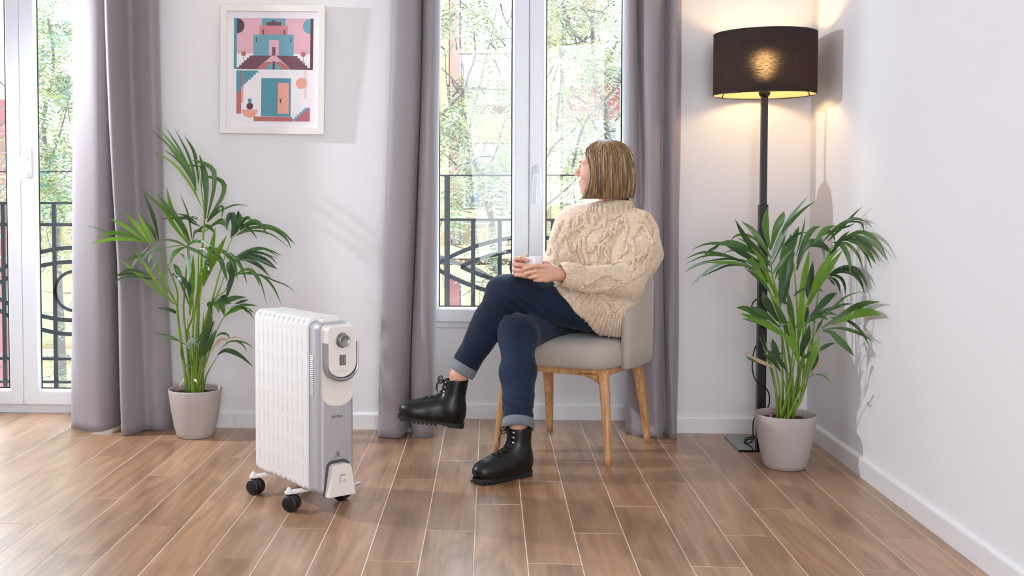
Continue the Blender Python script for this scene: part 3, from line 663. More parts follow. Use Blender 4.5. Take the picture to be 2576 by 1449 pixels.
# seat cushion: puffed slab
def outline(n=48):
    pts = []
    for k in range(n):
        a = 2*PI*k/n; c, s_ = math.cos(a), math.sin(a); e = 0.42
        pts.append((0.243*math.copysign(abs(c)**e, c), -0.010 + 0.245*math.copysign(abs(s_)**e, s_)))
    return pts
ol = outline(); b = MB(); lo = []
for z, k in ((0.362, 0.93), (0.366, 0.965), (0.378, 0.99), (0.405, 1.0), (0.432, 0.992), (0.450, 0.965), (0.460, 0.90), (0.464, 0.70), (0.466, 0.35), (0.466, 0.05)):
    lo.append([(p[0]*k, (p[1] + 0.01)*k - 0.01, z) for p in ol])
b.loft(lo); b.build('seat', FAB, ch)
# tub back wrapping round the sitter
path = spline([(0.251, -0.105), (0.256, 0.0), (0.254, 0.10), (0.238, 0.185), (0.19, 0.245), (0.10, 0.276), (0.0, 0.285), (-0.10, 0.276), (-0.19, 0.245), (-0.238, 0.185), (-0.254, 0.10), (-0.256, 0.0), (-0.251, -0.105)], 61)
b = MB(); lo = []; K = len(path)
for i, p in enumerate(path):
    t = path[min(i + 1, K - 1)] - path[max(i - 1, 0)]; t /= np.linalg.norm(t); nrm = np.array([-t[1], t[0]])   # towards the inside
    s_ = min(i, K - 1 - i)/((K - 1)/2)
    zt = 0.570 + 0.165*(1 - (1 - min(1, s_*1.5))**2.0)
    th = 0.044; zb = 0.352
    sec = []
    endk = 1.0 if 0 < i < K - 1 else 0.55
    H = zt - zb
    for (u, v) in [(0.5, 0.03), (0.5, 0.25), (0.5, 0.55), (0.5, 0.85), (0.44, 0.95), (0.25, 0.995), (0, 1.0), (-0.25, 0.995), (-0.44, 0.95), (-0.5, 0.85), (-0.5, 0.55), (-0.48, 0.25), (-0.40, 0.03), (-0.2, 0.0), (0.2, 0.0), (0.42, 0.005)]:
        lean = 0.0
        sec.append((p[0] + nrm[0]*u*th*endk, p[1] + nrm[1]*u*th*endk + 0.0, zb + H*(v if endk == 1 else 0.02 + 0.96*v)))
    lo.append(sec)
b.loft(lo); o = b.build('backrest', FAB, ch)
# piping along the wing's front edge
for p in (path[0], path[-1]): MB().tube([(p[0], p[1] - 0.0025, z) for z in np.linspace(0.372, 0.555, 12)], 0.0022, 6).build('piping', FAB, o)
# ------------------------------------------------------------------ potted palms
ZM = {'A': (220, 300, 5.571), 'B': (480, 300, 5.571), 'C': (220, 530, 5.571), 'D': (470, 530, 5.571), 'E': (370, 740, 5.571),
      'P': (1720, 490, 5.571), 'Q': (1960, 490, 5.175), 'R': (1840, 730, 6.9), 'T': (2020, 730, 6.9), 'V': (1860, 880, 7.246)}
def zpt(t):
    x0, y0, s_ = ZM[t[0]]; x, y = t[1:].split(','); return (x0 + float(x)/s_, y0 + float(y)/s_)
LEAFM = []
def leaf_material(name, c0, c1, tr):
    m = bpy.data.materials.new(name); m.use_nodes = True; nt = m.node_tree; N = nt.nodes; L = nt.links
    b = N['Principled BSDF']; out = N['Material Output']; oi = N.new('ShaderNodeObjectInfo')
    mx = N.new('ShaderNodeMix'); mx.data_type = 'RGBA'; L.new(oi.outputs['Random'], mx.inputs[0])
    mx.inputs[6].default_value = srgb(c0); mx.inputs[7].default_value = srgb(c1)
    tc = N.new('ShaderNodeTexCoord'); n = N.new('ShaderNodeTexNoise'); n.inputs['Scale'].default_value = 60; L.new(tc.outputs['Object'], n.inputs['Vector'])
    mr = N.new('ShaderNodeMapRange'); mr.inputs[3].default_value = 0.8; mr.inputs[4].default_value = 1.2; L.new(n.outputs[0], mr.inputs[0])
    sc = N.new('ShaderNodeVectorMath'); sc.operation = 'SCALE'; L.new(mx.outputs[2], sc.inputs[0]); L.new(mr.outputs[0], sc.inputs['Scale']); L.new(sc.outputs[0], b.inputs['Base Color'])
    b.inputs['Roughness'].default_value = 0.36
    t = N.new('ShaderNodeBsdfTranslucent'); L.new(sc.outputs[0], t.inputs[0]); ms = N.new('ShaderNodeMixShader'); ms.inputs[0].default_value = tr
    L.new(b.outputs[0], ms.inputs[1]); L.new(t.outputs[0], ms.inputs[2]); L.new(ms.outputs[0], out.inputs[0]); return m
LM = {'g': leaf_material('palm_leaf', '#3d632e', '#557c3a', 0.30), 'b': leaf_material('palm_leaf_young', '#5a8a26', '#78a236', 0.38), 'd': leaf_material('palm_leaf_dark', '#294827', '#3a5c31', 0.20), 'p': leaf_material('palm_leaf_pale', '#6f8a78', '#8fa595', 0.2), 'n': leaf_material('dry_leaf', '#9a7a5c', '#c9a98e', 0.15)}
STEMM = mat('palm_stem', '#6f8f2e', 0.45, noise=(40, 0.2, (1, 1, 0.2)))
SOIL = mat('potting_soil', '#3a2a1e', 0.95, noise=(90, 0.6, (1, 1, 1)), bump=(120, 0.8, (1, 1, 1)))
POTM = mat('taupe_pot', '#b4a9a6', 0.55, bump=(300, 0.05, (1, 1, 1)))
def inroom(x, y, Yv):
    p = ay(x, y, Yv)
    return p if p[0] < 1.335 else ay(x, y, Yv*1.335/p[0])
def blade(px, W, dy0, dy1, Yb, rnd, kind, parent, off):
    """px: pixel polyline from tip to base; depth runs from dy0 at the base to dy1 at the tip"""
    K = len(px); P3 = []
    L = [0.0]
    for i in range(1, K): L.append(L[-1] + math.hypot(px[i][0] - px[i - 1][0], px[i][1] - px[i - 1][1]))
    bow = rnd.uniform(-0.012, 0.012)
    for i, p in enumerate(px):
        t = 1 - L[i]/L[-1]
        P3.append(inroom(p[0], p[1], Yb + dy0 + (dy1 - dy0)*t + bow*math.sin(PI*t)))
    P = spline(P3[::-1], 11); n = len(P); vs = []; fs = []
    tw0 = rnd.uniform(-0.5, 0.5); tw1 = rnd.uniform(-0.7, 0.7); fold = rnd.uniform(0.10, 0.22)
    for i in range(n):
        t = i/(n - 1); T = P[min(i + 1, n - 1)] - P[max(i - 1, 0)]; T = T/np.linalg.norm(T)
        vdir = P[i] - _C; vdir = vdir/np.linalg.norm(vdir)
        a = tw0 + (tw1 - tw0)*t
        s1 = np.cross(T, vdir); s1 /= (np.linalg.norm(s1) + 1e-9); s2 = np.cross(s1, T)
        side = math.cos(a)*s1 + math.sin(a)*s2; nrm = np.cross(side, T)
        w = W*0.5*(0.20 + 0.80*math.sin(PI*min(1, t/0.62)*0.5))*(1 - max(0, (t - 0.45)/0.55)**1.9)
        w = max(w, 0.0004)
        vs += [P[i] + side*w, P[i] - nrm*fold*w*1.2, P[i] - side*w]
    for i in range(n - 1): fs += [(3*i, 3*i + 1, 3*i + 4, 3*i + 3), (3*i + 1, 3*i + 2, 3*i + 5, 3*i + 4)]
    o = MB().add(vs, fs, 0, True).build('leaflet', LM[kind], parent, off, recalc=False); return o
def palm(label, X, Y, data, seed, base_px):
    rnd = random.Random(seed)
    pl = thing('potted_palm', label, 'potted plant', (X, Y, 0), 0, 'palms in taupe pots')
    off = (X, Y, 0)
    pb = MB(); rt = 0.1145; zt = 0.205
    prof = [(0.0, 0.0), (0.070, 0.0), (0.077, 0.004), (0.082, 0.020), (0.092, 0.060), (0.102, 0.115), (0.109, 0.165), (rt - 0.0006, zt - 0.004), (rt - 0.0015, zt), (rt - 0.004, zt), (rt - 0.0055, zt - 0.004), (rt - 0.008, zt - 0.030), (0.100, 0.13), (0.0, 0.12)]
    pb.lathe(prof, (0, 0, 0), 56); pot = pb.build('pot', POTM, pl)
    sb = MB(); n = 40; vs = [(0, 0, 0.181)]; fs = []
    for j, r_ in enumerate((0.03, 0.06, 0.085, 0.1065)):
        for k in range(n): a = 2*PI*k/n; vs.append((r_*math.cos(a), r_*math.sin(a), 0.179 + rnd.uniform(-0.004, 0.005)))
    fs += [(0, 1 + k, 1 + (k + 1) % n) for k in range(n)]
    for j in range(3):
        for k in range(n): fs.append((1 + j*n + k, 1 + (j + 1)*n + k, 1 + (j + 1)*n + (k + 1) % n, 1 + j*n + (k + 1) % n))
    sb.add(vs, fs, 0, True); sb.build('soil', SOIL, pl)
    # bark chips
    cb = MB()
    for k in range(60):
        a = rnd.uniform(0, 6.28); r_ = 0.10*math.sqrt(rnd.random()); s_ = rnd.uniform(0.003, 0.007); th = rnd.uniform(0, 3)
        c = (r_*math.cos(a), r_*math.sin(a), 0.184); u = (math.cos(th)*s_, math.sin(th)*s_)
        cb.add([(c[0] + u[0], c[1] + u[1], c[2]), (c[0] - 0.4*u[1], c[1] + 0.4*u[0], c[2] + 0.003), (c[0] - u[0], c[1] - u[1], c[2] + 0.001), (c[0] + 0.4*u[1], c[1] - 0.4*u[0], c[2] + 0.003)], [(0, 1, 2, 3)])
    o = cb.build('bark_chips', mat('bark', '#7a5f4c', 0.9), pl, recalc=False); o['kind'] = 'stuff'
    # self-watering insert with level gauge
    ib = MB(); pts = [(0.106*math.cos(a), 0.106*math.sin(a)) for a in np.linspace(math.radians(150), math.radians(250), 14)]
    ib.prism(pts, 0.186, 0.192); ins = ib.build('watering_insert', mat('insert_grey', '#3b3b40', 0.4), pl)
    gx, gy = -0.066, -0.050
    gb = MB(); gb.tube([(gx, gy, 0.190), (gx, gy, 0.200), (gx, gy, 0.206)], [0.006, 0.006, 0.005], 10); gb.build('gauge_foot', DGREY, ins)
    gb = MB(); gb.lathe([(0.0048, 0.205), (0.0048, 0.232), (0.0040, 0.2355), (0.0018, 0.2375), (0.0, 0.238)], (gx, gy, 0), 12); gb.build('gauge_tube', MATS['glass'], ins)
    gb = MB()
    gb.lathe([(0.0051, 0.206), (0.0051, 0.209)], (gx, gy, 0), 12)
    gb.build('gauge_mark', mat('gauge_red', '#c8494e', 0.5), ins)
    gb = MB(); gb.lathe([(0.0051, 0.228), (0.0051, 0.230)], (gx, gy, 0), 12); gb.build('gauge_mark', MATS['gauge_red'], ins)
    for fr in data.strip().split('\n\n'):
        lines = [l for l in fr.split('\n') if l.strip()]
        hd = lines[0].split(); dyb = float(hd[1]); dyt = float(hd[2]); bx = rnd.uniform(-0.03, 0.03); by = rnd.uniform(-0.03, 0.03)
        # stem and rachis: from the soil through the given pixels
        sp = [zpt(t) for t in hd[4:]]; r0 = float(hd[3])/1000
        P3 = [np.array([X + bx, Y + by, 0.172])]
        for i, p in enumerate(sp):
            t = (i + 1)/len(sp); P3.append(inroom(p[0], p[1], Y + by + (dyb - by)*t))
        st = MB(); m_ = 24; st.tube(spline(P3, m_), [r0*(2.3 - 1.85*(i/(m_ - 1))**0.8) for i in range(m_)], 7); fo = st.build('frond', STEMM, pl, off)
        for l in lines[1:]:
            tk = l.split(); kind = tk[0][0]; Wd = float(tk[0][1:])/1000
            blade([zpt(t) for t in tk[1:]], Wd, dyb, dyt + rnd.uniform(-0.035, 0.035), Y, rnd, kind, fo, off)
    # young stalks still wrapped round each other
    for k in range(9):
        a = rnd.uniform(0, 6.28); x_, y_ = 0.030*math.cos(a), 0.022*math.sin(a); hgt = rnd.uniform(0.22, 0.42); le = rnd.uniform(0.6, 2.2)
        st = MB(); st.tube(spline([(x_, y_, 0.172), (x_*1.3, y_*1.3, 0.172 + hgt*0.4), (x_*(1.3 + le*0.5), y_*(1.3 + le*0.5), 0.172 + hgt*0.75), (x_*(1.3 + le), y_*(1.3 + le), 0.172 + hgt)], 14), [0.0075 - 0.006*(i/13)**1.3 for i in range(14)], 7, flat=0.6); st.build('stalk', STEMM, pl)
    # stub canes
    cb = MB()
    for k in range(5):
        a = rnd.uniform(0, 6.28); x_, y_ = 0.022*math.cos(a), 0.022*math.sin(a)
        cb = MB(); cb.tube([(x_, y_, 0.172), (x_*1.1, y_*1.1, 0.22), (x_*1.25, y_*1.25, 0.27 + rnd.uniform(-0.02, 0.03))], [0.0095, 0.0085, 0.005], 9); cb.build('cane', mat('cane', '#75703c', 0.6, noise=(60, 0.35, (1, 1, 0.4))), pl)
    return pl
LEFT = '''
F 0.0 0.03 4.0 E700,600 D200,700 B190,1400 B150,1000 B90,550
g13 A895,140 A1180,420 A1480,880 B60,1060
g15 A965,95 A1200,370 A1420,720 B20,900
g12 A1085,100 A1290,420 A1470,800 B60,1000
g13 A1220,130 A1400,470 A1500,800 B70,1000
g17 A1355,225 A1490,450 A1545,720 B110,900
b12 A865,410 A1230,640 A1480,980 B150,1230
g28 B118,495 B185,720 B215,980 B205,1400
g22 A1460,575 B100,592 B230,640 B325,730 B325,950 B280,1180 B230,1390
g22 B130,790 B260,810 B400,845 B470,930 B440,1090 B330,1270 B250,1400
d10 A1285,678 A1400,655 B40,650 B150,690 B150,1000
g9 A1040,410 A1230,540 A1400,740 A1540,1000
g24 B420,1210 B330,1310 B230,1440
g11 B430,1400 B450,1260 B420,1215 B330,1330
g10 B800,1207 B620,1200 B470,1255 B350,1330 B240,1440

F -0.06 -0.10 3.6 E560,600 C1480,1400 C1420,480
b22 A765,990 A1080,1270 C1200,190 C1420,480
g24 A975,1040 A1110,1220 C1330,200 C1440,440
b26 A1105,940 A1180,1270 C1290,170 C1430,480
g9 A1290,1030 A1400,1300 C1450,280 C1470,440
d14 C1025,113 C1250,105 C1430,110 C1540,180
d14 C1250,40 C1400,80 D50,150 D190,220
d12 D220,130 D100,95 C1440,85

F -0.12 -0.18 3.4 E430,320 C1250,1100 C1050,640 C950,450
b18 C310,108 C560,240 C830,450
b19 C500,10 C700,220 C880,470
b20 C705,25 C820,270 C920,470
g16 C800,145 C920,290 C965,440
d17 A770,990 A880,1250 C950,180 C1000,430
b19 C30,465 C280,405 C540,395 C820,440
b19 C130,380 C330,312 C560,340 C840,450
g7 C0,205 C250,285 C420,320 C700,390
b15 C400,655 C600,800 C750,920 C1000,1130 E250,40
b16 C620,510 C780,720 C900,900 C1100,1180 E380,140
b14 C870,600 C960,760 C1060,960 C1200,1220 E430,200

F -0.16 -0.22 2.4 E520,400 C1380,900 C1400,520 C1200,500 C950,560 C700,640
p13 C610,830 C690,680 C850,510
p14 C730,740 C830,610 C960,500
p15 C850,725 C900,620 C1040,545
p12 C880,860 C960,720 C1020,620
g26 C1150,805 C1180,650 C1260,560 C1380,505
p13 C1100,980 C1105,860 C1140,740
p22 C1400,1010 C1430,860 C1400,680 C1280,590
g11 C1010,415 C1150,410 C1290,450 C1380,495
g16 D290,690 D180,590 D30,520 C1400,500
g14 C510,710 C700,640 C900,590
d16 C340,945 C480,890 C650,890 C800,940 C1000,970
d14 C430,890 C560,835 C720,850 C880,910
d28 C1420,1240 C1420,1080 C1330,960 C1180,880
d8 C390,1080 C420,980 C560,930 C900,935

F -0.10 -0.20 3.0 E640,600 D150,1100 D170,600 D250,530
g24 D570,1000 D530,860 D460,670 D320,540 D180,530
g20 D710,965 D680,800 D610,660 D460,545 D260,530
g17 D845,1025 D780,830 D680,670 D520,560 D380,530
g17 D360,500 D210,430 D100,430 C1390,500
g20 D320,920 D290,760 D240,610 D160,545
p16 C1400,590 C1420,740 D20,850 D60,600
b26 D90,600 D80,900 D60,1200 E600,300
b28 D400,230 D350,500 D270,800 D190,1100
b26 D560,340 D450,560 D330,800 D230,1060
b20 D230,700 D200,900 D170,1200 E690,300
g20 C1330,1020 C1300,900 C1230,780 E600,180

F 0.03 0.02 3.0 E780,500 D370,1200 D480,800 D620,410 D720,280
d26 D760,40 D740,130 D690,260 D620,390
d30 D560,270 D575,110 D640,60 D660,190 D620,390
d20 B670,1275 D720,60 D710,200 D660,330
g16 D1530,480 D1330,290 D1100,230 D850,250 D690,350
g12 D1460,540 D1400,400 D1230,270 D1060,240 D800,260
g13 D1500,470 D1340,300 D1150,215 D1000,220 D740,310
g18 D1115,342 D1070,230 D960,145 D840,180 D740,280
d13 D985,395 D890,260 D760,190 D620,150
g9 D1420,510 D1220,350 D1020,285 D850,290 D690,350
g16 D915,120 D850,95 D790,150 D740,270
g12 D1110,230 D1000,185 D870,200 D740,280
g8 D920,140 D760,95 D620,90
g17 D410,350 D340,250 D250,215 D100,330
g16 D580,280 D520,190 D420,170 D250,290
g14 D250,340 D190,280 D110,300 D90,400
g16 D560,280 D510,130 D420,160 D290,250

F 0.04 0.06 2.4 E850,300 D440,1150 D540,880 D620,700
g11 D1340,640 D1180,560 D1000,520 D820,570 D680,650
g9 D1310,662 D1180,580 D1060,535 D860,580 D690,650
d11 D1280,760 D1160,640 D1000,585 D830,600 D690,660
d18 D1275,830 D1120,690 D960,630 D820,635 D700,670
d15 D1270,820 D1150,760 D1000,680 D850,640 D700,670
d22 D1170,940 D1040,790 D900,700 D790,680 D690,700
g8 D1270,670 D1080,600 D900,560 D760,590

F -0.06 -0.10 2.2 E900,200 D530,1130 D600,1000 D650,900
d34 D590,900 D580,770 D640,760 D630,900 D600,1100
d24 D550,1260 D590,1080 D640,930 D690,890
g17 D1020,1060 D990,950 D910,840 D800,825 D690,900
g8 D1120,1335 D1060,1080 D980,900 D820,865 D690,900
g11 D1320,1310 D1240,1120 D1120,960 D980,890 D700,890
g7 D1520,1150 D1400,1050 D1200,970 D990,885 D700,890

F -0.03 -0.05 2.2 E880,800 E960,560 E1070,330 E1250,160
d24 E1390,42 E1250,50 E1130,80 E1000,110
d14 E1425,75 E1340,100 E1230,135
g14 E1560,165 E1400,150 E1280,170 E1100,280
g9 E1500,360 E1430,250 E1350,180 E1230,160
g9 E1500,270 E1420,210 E1300,170
b30 E1370,190 E1280,190 E1180,230 E1070,320
g22 E905,280 E890,190 E870,130 E960,120
g22 E1005,270 E990,180 E960,125 E1060,115
g26 E1080,300 E1060,200 E1050,130 E1180,125
g9 E1440,300 E1380,220 E1270,160
d22 E1130,0 E1060,50 E950,110

F -0.08 -0.12 2.0 E830,1150 E930,960 E1000,850
d22 E1490,1020 E1320,870 E1180,800 E1080,790 E990,850
g9 E1500,770 E1400,690 E1280,660 E1150,665 E1040,760
g7 E1400,810 E1350,720 E1260,665 E1150,665
n14 E905,800 E960,700 E1050,630 E1140,650
n5 E1370,650 E1270,605 E1160,615 E1110,630
g12 E1160,620 E1120,565 E1040,550 E960,600

F -0.12 -0.14 3.4 E770,1100 E760,900
d36 E945,370 E850,520 E780,700 E740,890
d30 E965,500 E900,640 E830,780 E790,870
p26 E715,740 E690,670 E630,650 E570,720 E600,770
g16 E940,370 E830,490 E720,640 E690,690
g26 E860,230 E880,330 E850,470 E800,600

F -0.02 -0.05 2.0 E640,1100 E590,850 E560,720
g10 E80,537 E230,565 E380,615 E555,715
g6 E190,668 E310,632 E430,650 E540,710
d15 E130,195 E260,205 E380,240 E430,290
d10 E145,200 E280,215 E400,270
g13 E478,720 E490,860 E545,1030
p12 E545,1020 E610,1010 E640,1060
n10 E440,1330 E500,1220 E600,1165
n16 E705,1245 E650,1170 E600,1155
'''
RIGHT = '''
F -0.10 -0.12 3.2 V980,800 R960,900 P1300,1350 P1240,1130 P1218,850
d24 P718,340 P850,580 P1040,820 P1215,1000
g22 P805,368 P960,490 P1100,680 P1215,880
g30 P1180,170 P1150,340 P1150,520 P1215,780
g30 P1408,232 P1370,330 P1290,500 P1225,760
p16 Q380,15 Q220,200 Q90,400 P1330,700 P1225,900
g18 Q480,75 Q330,180 Q190,310 Q60,480 P1400,640 P1235,980
p22 P1560,290 P1430,470 P1310,700 P1235,900
g18 P790,900 P960,960 P1120,1020 P1230,1090
g16 P900,600 P1040,760 P1150,900 P1220,960
g16 P1560,740 P1420,880 P1330,1000 P1250,1110

F -0.06 -0.14 3.0 V880,700 R800,350 P1250,1330 P1050,1050 P900,950
g14 P110,770 P330,685 P600,690 P850,740 P1020,830
g12 P10,905 P240,810 P470,820 P700,890 P1000,1040
g11 P20,975 P290,855 P560,850 P800,930 P1020,1080
p11 P10,1087 P130,1010 P300,950 P500,945
p13 P90,1302 P220,1155 P420,1010 P600,950 P800,950 P1000,1060
d9 P215,1165 P440,1060 P640,985 P860,1000 P1050,1130
d12 P270,890 P340,800 P440,740 P560,665 P800,690
g11 P650,650 P720,580 P850,555 P1000,620 P1100,740
d9 P258,938 P450,912 P640,895 P850,930 P1000,1010
b12 P325,938 P450,948 P580,945 P760,970 P1000,1050
p8 P540,830 P640,785 P760,780 P880,850
g30 P450,700 P640,680 P850,740 P1020,840
d24 P600,720 P760,780 P930,880 P1100,980
b22 P700,770 P860,830 P980,960 P1090,1150 P1250,1440
b20 P940,720 P1080,900 P1150,1080 P1330,1440
g14 P850,1020 P1000,1130 P1130,1260 P1260,1440
g8 P740,600 P860,660 P980,760 P1080,860

F 0.04 0.06 3.4 V1060,800 R1150,600 Q200,1000 Q180,800
g26 Q262,412 Q215,520 Q160,720 Q110,950
g30 Q150,505 Q150,650 Q110,850 Q80,1000
g9 Q340,290 Q310,460 Q270,620 Q220,800
g24 Q545,412 Q450,440 Q360,550 Q290,720 Q230,900
d14 Q370,490 Q260,505 Q130,590 Q50,720 Q20,840
d32 Q720,800 Q600,680 Q480,630 Q380,640 Q290,760 Q230,980
p17 Q585,860 Q580,720 Q540,580 Q460,580
g16 Q728,612 Q700,520 Q650,478 Q580,510 Q520,560
d28 P1560,800 P1500,900 P1480,1100 R900,80
g28 P1400,640 P1400,800 P1380,960 P1330,1200
d34 P1460,900 P1440,1050 P1380,1250 R830,350
b26 Q390,720 Q360,900 Q320,1120 R1200,300 R1200,700
b18 Q570,880 Q500,1050 Q430,1250 Q370,1440
d26 Q440,860 Q420,1020 Q380,1250 R1330,150
d20 Q150,1080 Q100,1230 Q60,1380 R1000,250
d24 P1370,1050 P1400,1190 P1330,1400
g12 P1450,960 P1340,1040 P1280,1180

F -0.02 -0.10 3.2 V1150,800 R1260,420 Q560,1000 Q640,760 Q760,600
g17 Q1415,855 Q1310,640 Q1180,520 Q1030,485 Q860,560 Q760,600
g13 Q1400,850 Q1260,680 Q1090,560 Q950,540 Q800,590
d13 Q1320,885 Q1230,730 Q1080,610 Q930,570 Q800,590
g13 Q1215,975 Q1140,790 Q1040,650 Q900,590 Q780,600
g14 Q1097,990 Q1030,790 Q920,660 Q820,620 Q740,615
g20 Q940,1055 Q910,850 Q850,700 Q770,630 Q700,620
g16 Q1178,375 Q1010,310 Q860,360 Q720,450 Q580,600
g12 Q1085,150 Q960,270 Q840,400 Q720,520 Q640,600
d9 Q1105,480 Q1080,380 Q1010,350 Q880,360
d8 Q985,370 Q900,410 Q800,440 Q690,500
g22 Q740,400 Q620,440 Q530,530 Q450,640
g22 Q1260,900 Q1170,760 Q1060,650 Q900,600
d16 Q920,470 Q820,560 Q700,740 Q590,900
d12 Q1230,720 Q1150,620 Q1000,540 Q860,550
b24 Q830,720 Q720,860 Q600,1040 Q480,1240 Q400,1420
b22 Q800,690 Q680,800 Q560,980 Q460,1180 Q380,1440

F 0.00 0.02 2.2 V1200,700 R1480,200 Q560,1160 Q660,1050
d24 Q1150,1210 Q1090,1070 Q980,970 Q860,950 Q740,990 Q650,1050
d16 Q1112,1290 Q1060,1130 Q960,1030 Q820,1000 Q660,1050
d14 Q860,1320 Q855,1190 Q810,1090 Q730,1050 Q650,1060
d13 Q795,1290 Q775,1180 Q720,1100 Q640,1070
d9 Q735,1185 Q690,1130 Q630,1080
d8 Q580,1262 Q520,1230 Q440,1200
d10 Q350,1215 Q270,1250 Q190,1320

F -0.10 -0.16 2.6 V1180,560 T100,1000 T220,740 T300,680
g9 T1055,8 T820,75 T680,160 T480,340 T340,500 T220,720
g28 T1340,200 T1080,230 T860,330 T600,500 T320,660
b34 T1328,435 T1200,385 T1000,390 T800,470 T500,590
d14 T1152,975 T1040,760 T880,590 T680,490 T480,480
g14 T1212,885 T1020,770 T820,690 T600,655 T340,680
g26 T892,1152 T780,1010 T640,880 T500,740 T340,700
g12 T340,520 T290,600 T230,720

F -0.02 -0.04 2.4 V1090,600 T20,900 T60,600 T130,460
d28 T598,45 T470,110 T310,270 T120,460
d13 T862,237 T720,245 T520,310 T330,360 T150,450
g12 T630,450 T480,400 T330,395 T180,440
g22 T440,522 T330,450 T220,450 T80,540 T0,650
g12 T215,560 T180,520 T160,470
d30 R1350,590 R1320,780 R1250,960 R1200,1150
d22 T90,280 T60,400 R1290,560

F -0.06 -0.08 2.4 V1120,700 V1180,400 T100,1100
d16 T572,910 T440,950 T260,1050 T20,1160
b34 T278,790 T230,980 T160,1180 T60,1440
n8 T430,1150 T330,1250 T140,1410
d12 T265,1080 T250,1200 T190,1320 T130,1410
g7 V1665,625 V1600,520 V1490,455 V1400,450 V1260,490
p12 V1370,530 V1380,470 V1330,430 V1260,430
d18 T150,1060 T80,1130 R1240,1180

F -0.13 -0.18 2.4 V950,500 R950,900 R830,650 R700,560
g24 R80,300 R230,315 R400,380 R560,480
g26 R290,285 R450,345 R620,450 R830,640
b28 R155,403 R330,470 R560,560 R780,700 R1000,860
g8 R170,488 R300,520 R450,560 R620,620
d32 R540,10 R590,170 R680,330 R810,540
g8 R300,395 R420,450 R560,530
p18 R850,700 R880,600 R960,560 R1060,560
p22 R1180,700 R1150,620 R1190,590
b26 R820,750 R980,850 R1080,1000 R1190,1330
g24 R980,20 R1010,250 R1050,500 R1120,900
b20 R650,10 R740,170 R820,380 R860,620
g22 R720,180 R850,400 R930,600 R1000,800
b26 R1240,20 R1220,300 R1190,600 R1160,900
b22 R1000,420 R1040,700 R1110,1000 R1180,1300

F -0.14 -0.18 2.2 V860,900 V820,600 V750,410
n14 V118,60 V240,140 V400,220 V560,290 V690,350
g9 V112,122 V220,180 V380,250
d20 V430,70 V560,140 V660,250 V755,400
d8 V770,50 V720,75 V680,100

F -0.10 -0.14 2.2 V960,700 V900,450 V860,380
d24 V490,0 V600,80 V720,170 V870,390
d24 R705,840 R740,960 R800,1140 R880,1340
g10 R890,1080 R830,1110 R780,1150
'''
palm('potted palm in a taupe pot behind the white radiator', -1.252, 4.655, LEFT, 5, (503, 970))
palm('potted palm in a taupe pot beside the black floor lamp', 1.118, 4.245, RIGHT, 8, (1990, 1055))
# ------------------------------------------------------------------ smooth bodies from distance fields
def A3(*a): return np.array(a, float)
class Cap:       # tapered capsule
    def __init__(s, a, b, r1, r2=None, k=0.02, flat=None): s.a, s.b, s.r1, s.r2, s.k = A3(*a), A3(*b), r1, r1 if r2 is None else r2, k; R = max(s.r1, s.r2); s.lo = np.minimum(s.a, s.b) - R; s.hi = np.maximum(s.a, s.b) + R
    def __call__(s, p):
        ab = s.b - s.a; L = ab@ab; t = np.clip(((p - s.a)@ab)/(L + 1e-12), 0, 1); d = p - s.a - t[:, None]*ab
        return np.sqrt((d*d).sum(1)) - (s.r1 + (s.r2 - s.r1)*t)
class Ell:       # ellipsoid with its own axes
    def __init__(s, c, r, R=None, k=0.02): s.c, s.r, s.R, s.k = A3(*c), A3(*r), np.eye(3) if R is None else R, k; m = s.r.max(); s.lo = s.c - m; s.hi = s.c + m
    def __call__(s, p):
        q = (p - s.c)@s.R.T; k0 = np.sqrt(((q/s.r)**2).sum(1)); k1 = np.sqrt(((q/(s.r**2))**2).sum(1)) + 1e-9
        return k0*(k0 - 1)/k1
def smin(a, b, k):
    if k <= 0: return np.minimum(a, b)
    h = np.clip(0.5 + 0.5*(b - a)/k, 0, 1); return b + (a - b)*h - k*h*(1 - h)
class Field:
    """ordered list of (op, primitive): '+' smooth union, '-' smooth cut, '&' half space"""
    def __init__(s, ops): s.ops = ops
    def __call__(s, p):
        D = None; near = None
        if len(p) > 2000:                                  # skip primitives far from this batch of points
            a, b = p.min(0) - 0.06, p.max(0) + 0.06
            near = lambda f: (f.hi > a).all() and (f.lo < b).all()
        for op, f in s.ops:
            if op == '+':
                if near is not None and not near(f): continue
                d = f(p); D = d if D is None else smin(D, d, f.k)
            elif D is None: continue
            elif op == '-': D = -smin(-D, f(p), f.k)
            elif op == '&': D = -smin(-D, -f(p), getattr(f, 'k', 0.004))
        return np.full(len(p), 0.06) if D is None else D
class Half:      # keeps (p-a).n > 0
    def __init__(s, a, n, k=0.004): s.a = A3(*a); s.n = A3(*n)/np.linalg.norm(n); s.k = k
    def __call__(s, p): return -((p - s.a)@s.n)
def chunked(fn, p, n=400000):
    return np.concatenate([fn(p[i:i + n]) for i in range(0, len(p), n)]) if len(p) > n else fn(p)
